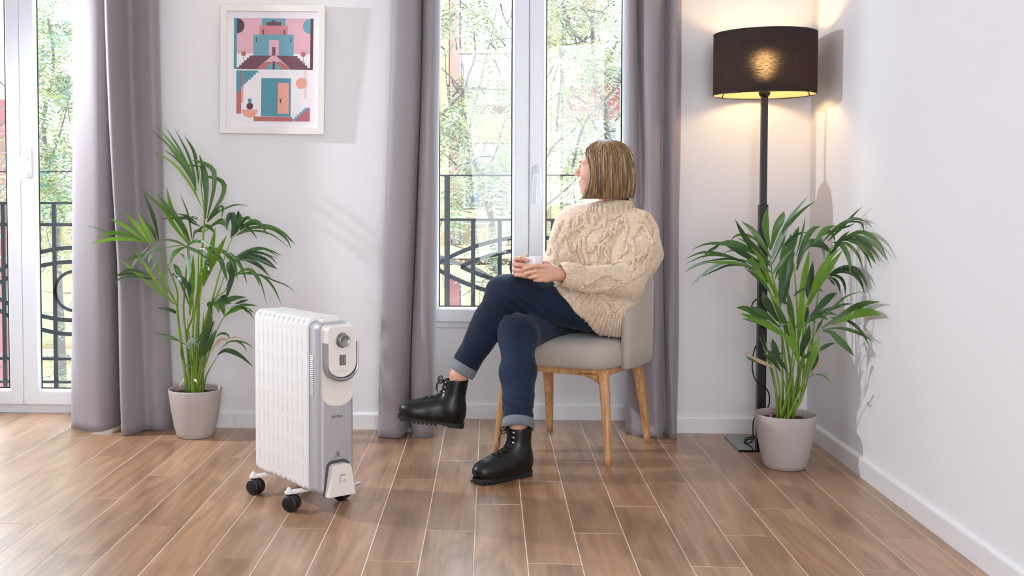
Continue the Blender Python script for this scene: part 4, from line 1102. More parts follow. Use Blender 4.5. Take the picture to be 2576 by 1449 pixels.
def polygonize(fn, lo, hi, h, B=8):
    lo = A3(*lo); hi = A3(*hi); nb = np.ceil((hi - lo)/(h*B)).astype(int)
    bi = np.stack(np.meshgrid(*[np.arange(n) for n in nb], indexing='ij'), -1).reshape(-1, 3)
    cen = lo + (bi + 0.5)*h*B; d = chunked(fn, cen); bi = bi[np.abs(d) < h*B*0.95 + 0.006]
    loc = np.stack(np.meshgrid(*[np.arange(B + 1)]*3, indexing='ij'), -1).reshape(-1, 3)
    gi = bi[:, None, :]*B + loc[None]                      # grid indices
    val = chunked(fn, (lo + gi.reshape(-1, 3)*h), (B + 1)**3*220).reshape(len(bi), B + 1, B + 1, B + 1)
    dim = nb*B + 2
    def cid(c): return (c[..., 0]*dim[1] + c[..., 1])*dim[2] + c[..., 2]
    # cell vertices
    corner = [(i, j, k) for i in (0, 1) for j in (0, 1) for k in (0, 1)]
    cv = np.stack([val[:, i:i + B, j:j + B, k:k + B] for i, j, k in corner], -1)
    act = (cv.min(-1) < 0) & (cv.max(-1) >= 0); idx = np.argwhere(act); v8 = cv[act]
    acc = np.zeros((len(idx), 3)); cnt = np.zeros(len(idx)); C = np.array(corner, float)
    for a in range(8):
        for b in range(a + 1, 8):
            if np.abs(C[a] - C[b]).sum() != 1: continue
            cr = (v8[:, a] < 0) != (v8[:, b] < 0); t = np.where(cr, v8[:, a]/(v8[:, a] - v8[:, b] + 1e-20), 0)
            acc += np.where(cr[:, None], C[a] + t[:, None]*(C[b] - C[a]), 0); cnt += cr
    cell = bi[idx[:, 0]]*B + idx[:, 1:]; V = lo + (cell + acc/cnt[:, None])*h; ids = cid(cell)
    o = np.argsort(ids); ids = ids[o]; V = V[o]
    Q = []
    for ax in range(3):
        e = np.zeros(3, int); e[ax] = 1; sl0 = [slice(0, B)]*3; sl1 = [slice(0, B)]*3; sl1[ax] = slice(1, B + 1)
        v0 = val[(slice(None),) + tuple(sl0)]; v1 = val[(slice(None),) + tuple(sl1)]
        m = (v0 < 0) != (v1 < 0); ii = np.argwhere(m); g = bi[ii[:, 0]]*B + ii[:, 1:]
        b_, c_ = [k for k in range(3) if k != ax]
        eb = np.zeros(3, int); eb[b_] = 1; ec = np.zeros(3, int); ec[c_] = 1
        q = np.stack([cid(g), cid(g - eb), cid(g - eb - ec), cid(g - ec)], 1)
        flip = (v0[m] < 0) != (ax == 1)
        q[~flip] = q[~flip][:, ::-1]; Q.append(q)
    Q = np.concatenate(Q); pos = np.searchsorted(ids, Q); pos = np.clip(pos, 0, len(ids) - 1); ok = (ids[pos] == Q).all(1)
    return V, pos[ok]
def grad(fn, p, e=0.002):
    g = np.stack([chunked(fn, p + e*np.eye(3)[i]) - chunked(fn, p - e*np.eye(3)[i]) for i in range(3)], 1); return g/(np.linalg.norm(g, axis=1)[:, None] + 1e-9)
def mesh_np(name, V, F, mats, parent=None, off=(0, 0, 0), mi=None, smooth=True):
    me = bpy.data.meshes.new(name); V = np.asarray(V) - np.array(off); n = len(F)
    me.vertices.add(len(V)); me.vertices.foreach_set('co', V.astype(np.float32).ravel())
    k = F.shape[1]; me.loops.add(n*k); me.loops.foreach_set('vertex_index', F.astype(np.int32).ravel())
    me.polygons.add(n); me.polygons.foreach_set('loop_start', np.arange(0, n*k, k, dtype=np.int32))
    for m in (mats if isinstance(mats, (list, tuple)) else [mats]): me.materials.append(m)
    if mi is not None: me.polygons.foreach_set('material_index', mi.astype(np.int32))
    me.polygons.foreach_set('use_smooth', np.ones(n, bool) if smooth else np.zeros(n, bool))
    me.update(calc_edges=True); me.validate()
    o = bpy.data.objects.new(name, me); COL.objects.link(o)
    if parent is not None: o.parent = parent
    return o
# ------------------------------------------------------------------ the woman
PO = (0.42, 4.56, 0.0)
SKIN = mat('skin', '#d9a58c', 0.5, sss=0.06, noise=(45, 0.05, (1, 1, 1)))
LIP = mat('lips', '#b96a66', 0.42); CHEEK = mat('skin_warm', '#d6977f', 0.5, sss=0.06)
hipL, hipR = (0.478, 4.455, 0.572), (0.310, 4.64, 0.508)
kneeL, kneeR = (0.064, 4.310, 0.642), (0.108, 4.225, 0.503)
ankL, ankR = (-0.1175, 4.272, 0.335), (0.106, 4.047, 0.205)
shL, shR = (0.585, 4.53, 0.885), (0.348, 4.62, 0.903)
elL, elR = (0.540, 4.375, 0.684), (0.280, 4.52, 0.735)
wrL, wrR = (0.272, 4.250, 0.728), (0.126, 4.335, 0.722)
# head frame
HC = A3(0.458, 4.583, 1.138); hf = A3(-0.968, 0.25, -0.02); hf /= np.linalg.norm(hf); hu = A3(-0.03, 0.0, 1.0); hs_ = np.cross(hu, hf); hs_ /= np.linalg.norm(hs_); hu = np.cross(hf, hs_)
HRm = np.stack([hf, hs_, hu])       # rows: front, her left (towards the camera), up
def hp(f, s, u): return tuple(HC + hf*f + hs_*s + hu*u)
ops = []
def U(pr): ops.append(('+', pr))
U(Ell(hp(-0.012, 0, 0.022), (0.092, 0.073, 0.086), HRm, 0.01)); U(Ell(hp(0.032, 0, -0.034), (0.056, 0.056, 0.074), HRm, 0.03))
U(Cap(hp(0.062, 0, -0.090), hp(0.076, 0, -0.093), 0.017, 0.0155, 0.022)); U(Ell(hp(0.070, 0, -0.062), (0.016, 0.024, 0.026), HRm, 0.02))
for s_ in (-1, 1):
    U(Cap(hp(0.0, s_*0.050, -0.062), hp(0.055, s_*0.016, -0.094), 0.014, 0.014, 0.025)); U(Ell(hp(0.052, s_*0.036, -0.026), (0.030, 0.024, 0.028), HRm, 0.02))
    U(Cap(hp(0.080, s_*0.008, 0.026), hp(0.066, s_*0.044, 0.024), 0.008, 0.007, 0.012))
    ops.append(('-', Ell(hp(0.092, s_*0.029, 0.008), (0.015, 0.015, 0.010), HRm, 0.010)))
U(Cap(hp(0.083, 0, 0.014), hp(0.107, 0, -0.020), 0.0065, 0.0088, 0.010))
for s_ in (-1, 1): U(Ell(hp(0.098, s_*0.0095, -0.025), (0.010, 0.0065, 0.0065), HRm, 0.005)); ops.append(('-', Ell(hp(0.100, s_*0.006, -0.031), (0.005, 0.003, 0.003), HRm, 0.002)))
U(Ell(hp(0.086, 0, -0.052), (0.0125, 0.021, 0.0075), HRm, 0.004)); U(Ell(hp(0.083, 0, -0.067), (0.0125, 0.018, 0.0075), HRm, 0.004))
ops.append(('-', Ell(hp(0.100, 0, -0.0595), (0.014, 0.024, 0.0016), HRm, 0.002)))
U(Cap(hp(-0.030, 0, -0.055), (0.509, 4.602, 0.955), 0.050, 0.054, 0.03))
# trunk, arms, legs (under the clothes, one surface with head and hands)
U(Cap((0.509, 4.602, 0.955), (0.46, 4.60, 0.86), 0.055, 0.10, 0.04)); U(Cap((0.46, 4.60, 0.84), (0.42, 4.57, 0.58), 0.105, 0.115, 0.04))
for a, b, r1, r2 in ((shL, elL, 0.045, 0.036), (elL, wrL, 0.036, 0.023), (shR, elR, 0.045, 0.036), (elR, wrR, 0.036, 0.023), ((0.46, 4.59, 0.90), shL, 0.06, 0.045), ((0.46, 4.59, 0.90), shR, 0.06, 0.045),
                     (hipL, kneeL, 0.075, 0.052), (kneeL, ankL, 0.05, 0.030), (hipR, kneeR, 0.06, 0.050), (kneeR, ankR, 0.05, 0.034)): U(Cap(a, b, r1, r2, 0.02))
U(Cap(ankL, (-0.124, 4.270, 0.25), 0.031, 0.031, 0.025)); U(Cap(ankR, (0.106, 4.045, 0.10), 0.034, 0.034, 0.01))
# hands: left hand in front of the cup, right hand round its left side
def finger(pts, r0, r1, k=0.003):
    n = len(pts) - 1
    for i in range(n): ops.append(('+', Cap(pts[i], pts[i + 1], r0 + (r1 - r0)*i/n, r0 + (r1 - r0)*(i + 1)/n, k if i else 0.006)))
def px3(x, y, Y): return tuple(ay(x, y, Y))
# left palm
for y0, y1 in ((676, 672), (686, 684), (694, 694), (701, 702)):
    U(Cap(wrL, px3(1374, y1, 4.228), 0.021, 0.0135, 0.010))
Lf = [((1374, 671), (1350, 668), (1333, 672), (1319, 677)), ((1373, 684), (1348, 683), (1335, 685), (1324, 688)), ((1375, 695), (1352, 695), (1342, 696), (1334, 698)), ((1378, 703), (1360, 704), (1352, 704), (1345, 704))]
for fp in Lf: finger([px3(x, y, Yf) for (x, y), Yf in zip(fp, (4.226, 4.212, 4.220, 4.236))], 0.0098, 0.0078)
finger([px3(1395, 676, 4.255), px3(1378, 664, 4.285), px3(1364, 662, 4.305), px3(1352, 664, 4.316)], 0.0125, 0.0085, 0.006)
# right palm and fingers
for y1 in (655, 667, 679, 690): U(Cap(wrR, px3(1300, y1, 4.305), 0.021, 0.0135, 0.010))
Rf = [((1301, 654), (1299, 650), (1310, 650), (1328, 655)), ((1297, 667), (1294, 665), (1306, 666), (1328, 670)), ((1298, 680), (1294, 679), (1307, 680), (1327, 682)), ((1302, 691), (1299, 691), (1310, 692), (1326, 693))]
for fp in Rf: finger([px3(x, y, Yf) for (x, y), Yf in zip(fp, (4.298, 4.272, 4.248, 4.243))], 0.0100, 0.0080)
finger([px3(1310, 680, 4.325), px3(1313, 662, 4.315), px3(1320, 650, 4.300), px3(1326, 643, 4.290)], 0.0125, 0.0085, 0.006)
BODY = Field(ops)
V, F_ = polygonize(BODY, (-0.2, 3.98, 0.06), (0.70, 4.76, 1.26), 0.0029)
c = V[F_].mean(1); q = (c - HC)@HRm.T
mi = np.zeros(len(c), int)
mi[((np.abs(q[:, 1]) < 0.022) & (q[:, 0] > 0.080) & (q[:, 2] < -0.047) & (q[:, 2] > -0.0745) & (np.abs(q[:, 2] + 0.0605) < 0.0145*(1 - (np.abs(q[:, 1])/0.0235)**2)))] = 1
person = mesh_np('person', V, F_, [SKIN, LIP, CHEEK], None, PO, mi)
person.location = PO
tag(person, 'woman with a blonde bob in a beige cable-knit sweater and jeans holding a white cup', 'person')
# eyes and brows
for s_ in (-1, 1):
    b = MB(); c0 = A3(*hp(0.070, s_*0.0295, 0.007)); b.lathe([(0.0001, -0.0115)] + [(0.0115*math.sin(a), -0.0115*math.cos(a)) for a in np.linspace(0.2, PI - 0.2, 12)] + [(0.0001, 0.0115)], tuple(c0), 16); b.build('eye', mat('eye_white', '#e8e2dc', 0.2), person, PO)
    b = MB(); b.lathe([(0.0, 0.0), (0.0052, 0.0002), (0.0, 0.0004)], tuple(c0 + hf*0.0113), 12, M=Vector(hf).to_track_quat('Z', 'Y').to_matrix()); b.build('iris', mat('iris', '#4a4035', 0.2), person, PO)
    b = MB(); b.tube([hp(0.0895, s_*0.014, 0.026), hp(0.084, s_*0.028, 0.030), hp(0.070, s_*0.044, 0.027)], [0.0018, 0.0022, 0.001], 6); b.build('eyebrow', mat('brow', '#6b5138', 0.8), person, PO)
    b = MB(); b.tube([hp(0.0855, s_*0.020, 0.0095), hp(0.0865, s_*0.029, 0.0125), hp(0.079, s_*0.039, 0.0095)], [0.0008, 0.0011, 0.0006], 5); b.build('eyelashes', MATS['brow'], person, PO)

# hair: a bob made of a cap and combed strands
def hair_pt(th, v, off=0.0):
    """th: angle from the face, v: 0 crown .. 1 tips; returns world point"""
    c_, s_ = math.cos(th), math.sin(th)
    Rf, Rb, Rs = 0.112, 0.112, 0.092
    ra = Rf if c_ > 0 else Rb
    R = 1.0/math.sqrt((c_/ra)**2 + (s_/Rs)**2) + off
    if v < 0.46:
        ph = PI/2*(v/0.46); rad = R*math.sin(ph)**0.86; u = 0.024 + (0.0905 + off)*math.cos(ph)
    else:
        w = (v - 0.46)/0.54; rad = R*(1 + 0.07*math.sin(PI*min(1, w*1.1)) - 0.03*w*w); u = 0.024 - w*0.148
    fwd = 0.0
    if v > 0.30: fwd = max(0, c_)*(-0.040*math.sin(PI*min(1, (v - 0.30)/0.70)) + 0.012*((v - 0.30)/0.70)**3)
    cf = -0.016
    return A3(*hp(cf + rad*c_ + fwd, rad*s_, u))
TH0 = math.radians(37)
b = MB(); nth, nv = 72, 30; outer = []; inner = []
for j in range(nv):
    v = j/(nv - 1)
    outer.append([hair_pt(TH0 + (2*PI - 2*TH0)*i/(nth - 1), v, -0.004) for i in range(nth)]); inner.append([hair_pt(TH0 + (2*PI - 2*TH0)*i/(nth - 1), v, -0.020 if v < 0.5 else -0.028) for i in range(nth)])
vs = [p for r_ in outer for p in r_] + [p for r_ in inner for p in r_]; fs = []; O = nth*nv
for j in range(nv - 1):
    for i in range(nth - 1): a = j*nth + i; fs += [(a, a + 1, a + nth + 1, a + nth), (O + a, O + a + nth, O + a + nth + 1, O + a + 1)]
for i in range(nth - 1): a = (nv - 1)*nth + i; fs.append((a, a + 1, O + a + 1, O + a))
for j in range(nv - 1):
    for i in (0, nth - 1): a = j*nth + i; fs.append((a, a + nth, O + a + nth, O + a))
HAIRC = ['#73563b', '#94714a', '#b39263', '#503a27', '#d8c19c']
HM = [mat('hair_%d' % i, c, 0.33, spec=0.6) for i, c in enumerate(HAIRC)]
b.add(vs, fs, 0, True); hair = b.build('hair', HM[0], person, PO)
st = MB(); rnd = random.Random(4)
for k in range(1500):
    th = TH0 - 0.05 + (2*PI - 2*TH0 + 0.1)*rnd.random()
    if th > PI*1.25 and rnd.random() < 0.5: continue           # fewer on the hidden side
    v0 = rnd.choice((0.02, 0.06, 0.12, 0.2, 0.3)); v1 = rnd.uniform(0.93, 1.015); o0 = rnd.uniform(-0.004, 0.002); dth = rnd.uniform(-0.05, 0.05); ph = rnd.uniform(0, 6.28); am = rnd.uniform(0, 0.012)
    pts = []
    for i in range(12):
        t = i/11; v = v0 + (v1 - v0)*t
        pts.append(hair_pt(th + dth*t*t + am*math.sin(4*t + ph), v, o0*(0.4 + t) + 0.0015*math.sin(7*t + ph)))
    r_ = rnd.uniform(0.0009, 0.0019); m_ = rnd.choices((0, 1, 2, 3, 4), (5, 6, 4, 3, 1.4))[0]
    st.tube(pts, [r_*0.8] + [r_]*8 + [r_*0.9, r_*0.7, r_*0.3], 4, mi=m_, caps=False, flat=0.55)
o = st.build('hair_strands', HM, hair, PO, recalc=False); o['kind'] = 'stuff'
# black neckband
b = MB(); cn = A3(0.508, 4.600, 1.000)
b.tube([cn + A3(0.056*math.cos(a), 0.056*math.sin(a), 0.006*math.cos(a - 0.3) + 0.005) for a in np.linspace(0, 2*PI, 33)], 0.0055, 6, caps=False, flat=1.5); b.build('neckband', mat('black_ribbon', '#0b0b0c', 0.5), person, PO)

# ------------------------------------------------------------------ sweater
def knit_mat():
    m = bpy.data.materials.new('beige_knit'); m.use_nodes = True; nt = m.node_tree; N = nt.nodes; L = nt.links
    b = N['Principled BSDF']; tc = N.new('ShaderNodeTexCoord')
    b.inputs['Roughness'].default_value = 0.9; b.inputs['Sheen Weight'].default_value = 0.35; b.inputs['Specular IOR Level'].default_value = 0.2
    n = N.new('ShaderNodeTexNoise'); n.inputs['Scale'].default_value = 70; n.inputs['Detail'].default_value = 4; L.new(tc.outputs['Object'], n.inputs['Vector'])
    r = N.new('ShaderNodeValToRGB'); r.color_ramp.elements[0].position = 0.3; r.color_ramp.elements[1].position = 0.7
    r.color_ramp.elements[0].color = srgb('#d9bea2'); r.color_ramp.elements[1].color = srgb('#f2ddc6'); L.new(n.outputs[0], r.inputs[0]); L.new(r.outputs[0], b.inputs['Base Color'])
    # stitches: two crossed waves
    hs = []
    for rot in (0.5, -0.5):
        mp = N.new('ShaderNodeMapping'); mp.inputs['Rotation'].default_value = (0, rot, 0); L.new(tc.outputs['Object'], mp.inputs[0])
        w = N.new('ShaderNodeTexWave'); w.wave_type = 'BANDS'; w.bands_direction = 'Z'; w.inputs['Scale'].default_value = 70; w.inputs['Distortion'].default_value = 1.2; w.inputs['Detail'].default_value = 1; L.new(mp.outputs[0], w.inputs['Vector']); hs.append(w)
    ad = N.new('ShaderNodeMath'); ad.operation = 'ADD'; L.new(hs[0].outputs['Fac'], ad.inputs[0]); L.new(hs[1].outputs['Fac'], ad.inputs[1])
    bp = N.new('ShaderNodeBump'); bp.inputs['Strength'].default_value = 0.5; bp.inputs['Distance'].default_value = 0.0022; L.new(ad.outputs[0], bp.inputs['Height']); L.new(bp.outputs[0], b.inputs['Normal'])
    return m
KNIT = knit_mat()
ops = []
def U(pr): ops.append(('+', pr))
tl = A3(0.925, -0.375, -0.06); tl /= np.linalg.norm(tl); tu = A3(0.12, 0.03, 0.99); tf = np.cross(tl, tu); tf /= np.linalg.norm(tf); tu = np.cross(tf, tl); TR = np.stack([tl, tf, tu])
U(Ell((0.455, 4.575, 0.800), (0.172, 0.128, 0.185), TR, 0.03)); U(Ell((0.430, 4.555, 0.640), (0.175, 0.140, 0.160), TR, 0.05))
U(Cap((0.490, 4.595, 0.915), shL, 0.085, 0.078, 0.05)); U(Cap((0.475, 4.60, 0.92), shR, 0.085, 0.074, 0.05))
U(Cap(hipL, (0.275, 4.392, 0.610), 0.124, 0.106, 0.03)); U(Cap(hipR, (0.28, 4.50, 0.59), 0.11, 0.10, 0.05))
U(Cap((0.500, 4.50, 0.60), (0.495, 4.46, 0.53), 0.105, 0.085, 0.04))
HA, HB = ay(1374, 702, 4.33), ay(1530, 874, 4.34)
hn = np.cross(HB - HA, ray(1470, 790)); hn = hn/np.linalg.norm(hn); hn = hn if hn[2] > 0 else -hn
ops.append(('&', Half(HA, hn, 0.010))); ops.append(('&', Half((0, 0, 0.472), (0, 0, 1), 0.006)))
U(Cap(shL, (0.590, 4.45, 0.80), 0.088, 0.090, 0.03)); U(Cap((0.590, 4.45, 0.80), elL, 0.088, 0.066, 0.03)); U(Cap(elL, (0.345, 4.278, 0.714), 0.064, 0.050, 0.025))
U(Cap((0.335, 4.272, 0.716), (0.290, 4.255, 0.724), 0.0500, 0.0455, 0.006))
U(Cap(shR, elR, 0.082, 0.074, 0.03)); U(Cap(elR, (0.180, 4.372, 0.724), 0.062, 0.040, 0.02)); U(Cap((0.160, 4.358, 0.722), (0.132, 4.337, 0.722), 0.034, 0.032, 0.006))
U(Cap((0.512, 4.600, 0.950), (0.513, 4.596, 1.000), 0.080, 0.073, 0.02))
ops.append(('&', Half((0.513, 4.598, 1.008), (0.02, 0.03, -1.0), 0.006))); ops.append(('-', Cap((0.511, 4.60, 0.97), (0.512, 4.596, 1.06), 0.057, 0.064, 0.006)))
ops.append(('-', Cap(A3(*wrL) + (A3(*wrL) - A3(0.325, 4.27, 0.718))*0.6, (0.283, 4.2525, 0.7255), 0.036, 0.037, 0.004)))
# soft folds
def folds(p):
    return 0.0035*np.sin(34*p[:, 0] + 21*p[:, 2] + 3*np.sin(9*p[:, 1] + 14*p[:, 2])) + 0.003*np.sin(55*p[:, 2] - 30*p[:, 0] + 2.1)
SW0 = Field(ops)
def SW(p): return SW0(p) + folds(p)*0.8
V, F_ = polygonize(SW, (0.05, 4.10, 0.44), (0.74, 4.82, 1.03), 0.0048)
sweater = mesh_np('sweater', V, F_, KNIT, person, PO)
ZH = lambda p: (1380 + p[0]/3.812, 320 + p[1]/3.812); ZS = lambda p: (1240 + p[0]/4.261, 560 + p[1]/4.261)
def march_many(fn, px, t0=3.6, t1=5.0):
    R = np.array([ray(x, y) for x, y in px]); R = R/np.linalg.norm(R, axis=1)[:, None]; t = np.full(len(R), t0); hit = np.zeros(len(R), bool)
    for _ in range(70):
        live = ~hit & (t < t1)
        if not live.any(): break
        d = fn(_C + R[live]*t[live][:, None]); hit[live] = d < 0.0006; t[live] += np.where(d < 0.0006, 0, np.maximum(d*0.85, 0.0008))
    return [(_C + R[i]*t[i]) if hit[i] else None for i in range(len(R))]
def on_surface(fn, pts, n, smooth=1):
    out = [h for h in march_many(fn, [p[:2] for p in spline([(*p, 0) for p in pts], n)]) if h is not None]
    for _ in range(smooth):
        if len(out) > 4: out = [out[0]] + [(out[i - 1] + 2*out[i] + out[i + 1])/4 for i in range(1, len(out) - 1)] + [out[-1]]
    return out
def cable(fn, pts, w=0.0150, rope=True, r=0.0058, name='cable', parent=None, m=None):
    L = sum(math.hypot(pts[i + 1][0] - pts[i][0], pts[i + 1][1] - pts[i][1]) for i in range(len(pts) - 1))
    P = on_surface(fn, pts, max(6, int(L/3.0)))
    if len(P) < 5: return None
    # drop jumps in depth
    Q = [P[0]]
    for p in P[1:]:
        if np.linalg.norm(p - Q[-1]) < 0.03: Q.append(p)
        else: break
    P = Q
    if len(P) < 5: return None
    P = np.array(P); Nn = grad(fn, P); mb = MB(); s = np.concatenate([[0], np.cumsum(np.linalg.norm(P[1:] - P[:-1], axis=1))])
    strands = 2 if rope else 1
    for k in range(strands):
        pts3 = []
        for i in range(len(P)):
            T = P[min(i + 1, len(P) - 1)] - P[max(i - 1, 0)]; T = T/(np.linalg.norm(T) + 1e-9); side = np.cross(Nn[i], T)
            a = s[i]/0.034*PI*1.0 + k*PI
            pts3.append(P[i] + (side*w*0.42*math.sin(a) if rope else 0) + Nn[i]*((0.0022 + 0.0022*math.cos(a)) if rope else 0.0012))
        rr = [r*(0.7 if i in (0, len(P) - 1) else 1) for i in range(len(P))]
        mb.tube(pts3, rr, 6, flat=0.85)
    return mb.build(name, m or KNIT, parent or sweater, PO, recalc=False)
H = [[(345, 820), (360, 930), (385, 1000), (300, 1080), (215, 1200)], [(320, 830), (270, 910), (215, 1000), (150, 1060), (90, 1110), (60, 1200), (50, 1290)],
     [(545, 840), (540, 920), (530, 1000)], [(690, 845), (630, 868), (580, 892)], [(720, 860), (640, 940), (560, 1010), (470, 1100), (385, 1200)],
     [(715, 840), (755, 960), (735, 1080), (700, 1190)], [(700, 930), (640, 1000), (580, 1050)], [(385, 990), (460, 970), (520, 935)], [(215, 1000), (280, 970), (345, 925)],
     [(155, 1070), (190, 1180), (245, 1310)], [(310, 1100), (285, 1200), (330, 1290), (350, 1360)], [(345, 1040), (350, 1180), (380, 1310), (400, 1350)], [(520, 1110), (480, 1200), (440, 1330)],
     [(540, 1080), (560, 1200), (575, 1340)], [(880, 930), (940, 990), (980, 1080)], [(890, 930), (850, 990), (810, 1060)], [(955, 850), (1010, 960), (1010, 1080), (930, 1190), (840, 1270)],
     [(990, 1110), (960, 1250), (900, 1340), (830, 1400)], [(800, 1070), (820, 1180), (815, 1300), (800, 1390)], [(790, 1090), (740, 1180), (660, 1260), (610, 1310)], [(850, 795), (915, 835), (890, 920)],
     [(465, 840), (400, 970), (350, 1040)], [(590, 1050), (540, 1090), (480, 1140)], [(205, 880), (190, 960), (160, 1040)], [(130, 900), (90, 980), (50, 1080), (45, 1200)], [(60, 1090), (20, 1160), (0, 1230)]]
S_ = [[(1490, 600), (1300, 680), (1180, 712), (1020, 722), (930, 692)], [(1250, 555), (1140, 580), (1060, 630), (980, 670)], [(1510, 600), (1390, 615), (1260, 590)], [(1720, 250), (1660, 400), (1590, 520), (1490, 600)],
      [(1500, 200), (1510, 320), (1500, 410)], [(1130, 780), (1220, 810), (1280, 900), (1320, 960)], [(1400, 880), (1360, 950), (1310, 990)], [(1290, 430), (1400, 410), (1480, 440)]]
ROPE = {0, 1, 4, 6, 12, 13, 16, 17, 19, 21, 24}
for i, pl_ in enumerate(H): cable(SW, [ZH(p) for p in pl_], rope=(i in ROPE), r=0.0074 if i in ROPE else 0.0088)
for i, pl_ in enumerate(S_): cable(SW, [ZS(p) for p in pl_], rope=(i in (0, 3, 5)), r=0.0074 if i in (0, 3, 5) else 0.0085)
def ribs(fn, la, lb, n, r, name):
    A = spline([(*p, 0) for p in la], n); B_ = spline([(*p, 0) for p in lb], n)
    for a, b_ in zip(A, B_):
        cable(fn, [tuple(a[:2]), tuple((a[:2]*0.5 + b_[:2]*0.5)), tuple(b_[:2])], rope=False, r=r, name=name)
ribs(SW, [ZS(p) for p in ((640, 645), (840, 715), (1040, 770), (1160, 860), (1230, 960), (1330, 960), (1410, 880))], [ZS(p) for p in ((605, 655), (745, 755), (885, 975), (1010, 1145), (1130, 1262), (1270, 1310), (1385, 1320))], 19, 0.0066, 'rib')
def ring_ribs(c0, c1, r0, r1, n, rr):
    c0, c1 = A3(*c0), A3(*c1); d = (c1 - c0)/np.linalg.norm(c1 - c0); u = np.cross(d, (0, 0, 1.0)); u /= np.linalg.norm(u); v = np.cross(d, u)
    for k in range(n):
        a = 2*PI*k/n; e = u*math.cos(a) + v*math.sin(a)
        MB().tube([c0 + (c1 - c0)*t + e*((r0 + (r1 - r0)*t)*(0.97 if 0.05 < t < 0.95 else 0.93)) for t in np.linspace(-0.25, 1.25, 9)], rr, 5).build('rib', KNIT, sweater, PO, recalc=False)
ring_ribs((0.335, 4.272, 0.716), (0.290, 4.255, 0.724), 0.0505, 0.0460, 26, 0.0044)
ring_ribs((0.160, 4.358, 0.722), (0.132, 4.337, 0.722), 0.0345, 0.0325, 18, 0.0038)
ribs(SW, [ZH(p) for p in ((380, 765), (450, 738), (580, 752), (700, 742), (800, 722), (850, 735))], [ZH(p) for p in ((372, 812), (450, 828), (580, 835), (720, 822), (830, 800), (872, 785))], 15, 0.0040, 'rib')

# ------------------------------------------------------------------ jeans
def denim(name, c0, c1):
    m = bpy.data.materials.new(name); m.use_nodes = True; nt = m.node_tree; N = nt.nodes; L = nt.links
    b = N['Principled BSDF']; tc = N.new('ShaderNodeTexCoord'); b.inputs['Roughness'].default_value = 0.8; b.inputs['Sheen Weight'].default_value = 0.08; b.inputs['Specular IOR Level'].default_value = 0.25
    n = N.new('ShaderNodeTexNoise'); n.inputs['Scale'].default_value = 7; n.inputs['Detail'].default_value = 4; L.new(tc.outputs['Object'], n.inputs['Vector'])
    r = N.new('ShaderNodeValToRGB'); r.color_ramp.elements[0].position = 0.35; r.color_ramp.elements[1].position = 0.7; r.color_ramp.elements[0].color = srgb(c0); r.color_ramp.elements[1].color = srgb(c1)
    L.new(n.outputs[0], r.inputs[0]); L.new(r.outputs[0], b.inputs['Base Color'])
    mp = N.new('ShaderNodeMapping'); mp.inputs['Rotation'].default_value = (0.6, 0.6, 0.2); L.new(tc.outputs['Object'], mp.inputs[0])
    w = N.new('ShaderNodeTexWave'); w.inputs['Scale'].default_value = 260; w.inputs['Distortion'].default_value = 0.6; L.new(mp.outputs[0], w.inputs['Vector'])
    bp = N.new('ShaderNodeBump'); bp.inputs['Strength'].default_value = 0.18; bp.inputs['Distance'].default_value = 0.0006; L.new(w.outputs['Fac'], bp.inputs['Height']); L.new(bp.outputs[0], b.inputs['Normal'])
    return m
DEN = denim('dark_denim', '#0f1b2e', '#1a2c47'); DENIN = denim('denim_inside', '#6f7680', '#8d9399')
def lerp(a, b, t): return tuple(A3(*a)*(1 - t) + A3(*b)*t)
cufL = (-0.1005, 4.281, 0.360); cufR = (0.1065, 4.050, 0.194)
ops = []
U = lambda pr: ops.append(('+', pr))
U(Ell((0.425, 4.575, 0.58), (0.165, 0.13, 0.115), TR, 0.02))
U(Cap(hipR, kneeR, 0.080, 0.068, 0.05)); U(Ell(kneeR, (0.066, 0.072, 0.066), None, 0.03)); U(Cap(kneeR, lerp(kneeR, cufR, 0.45), 0.067, 0.0635, 0.03)); U(Cap(lerp(kneeR, cufR, 0.45), cufR, 0.0635, 0.054, 0.03))
fR = Field(list(ops)); ops = []
U(Cap(hipL, kneeL, 0.104, 0.074, 0.05)); U(Ell(kneeL, (0.070, 0.066, 0.070), None, 0.03)); U(Cap(kneeL, lerp(kneeL, cufL, 0.40), 0.070, 0.064, 0.03)); U(Cap(lerp(kneeL, cufL, 0.4), cufL, 0.064, 0.0500, 0.03))
fL = Field(ops)
def bend_folds(p):
    kl = np.exp(-((np.sqrt(((p - A3(0.10, 4.29, 0.58))**2).sum(1)))/0.09)**2); kr = np.exp(-((np.sqrt(((p - A3(*cufR) - A3(0, 0, 0.05))**2).sum(1)))/0.07)**2)
    return 0.0045*kl*np.sin(120*p[:, 0] + 150*p[:, 2]) + 0.0035*kr*np.sin(190*p[:, 2] + 40*p[:, 0]) + 0.0018*np.sin(38*p[:, 0] + 47*p[:, 2] + 30*p[:, 1])
dL = A3(*kneeL) - A3(*cufL); dR = A3(*kneeR) - A3(*cufR)
hL, hR = Half(cufL, dL, 0.003), Half(cufR, dR, 0.003)
def JE(p):
    r = -smin(-fR(p), -hR(p), 0.003); l = -smin(-fL(p), -hL(p), 0.003)
    return smin(r, l, 0.010) + bend_folds(p)
V, F_ = polygonize(JE, (-0.20, 4.0, 0.19), (0.66, 4.76, 0.74), 0.0046)
jeans = mesh_np('jeans', V, F_, DEN, person, PO)
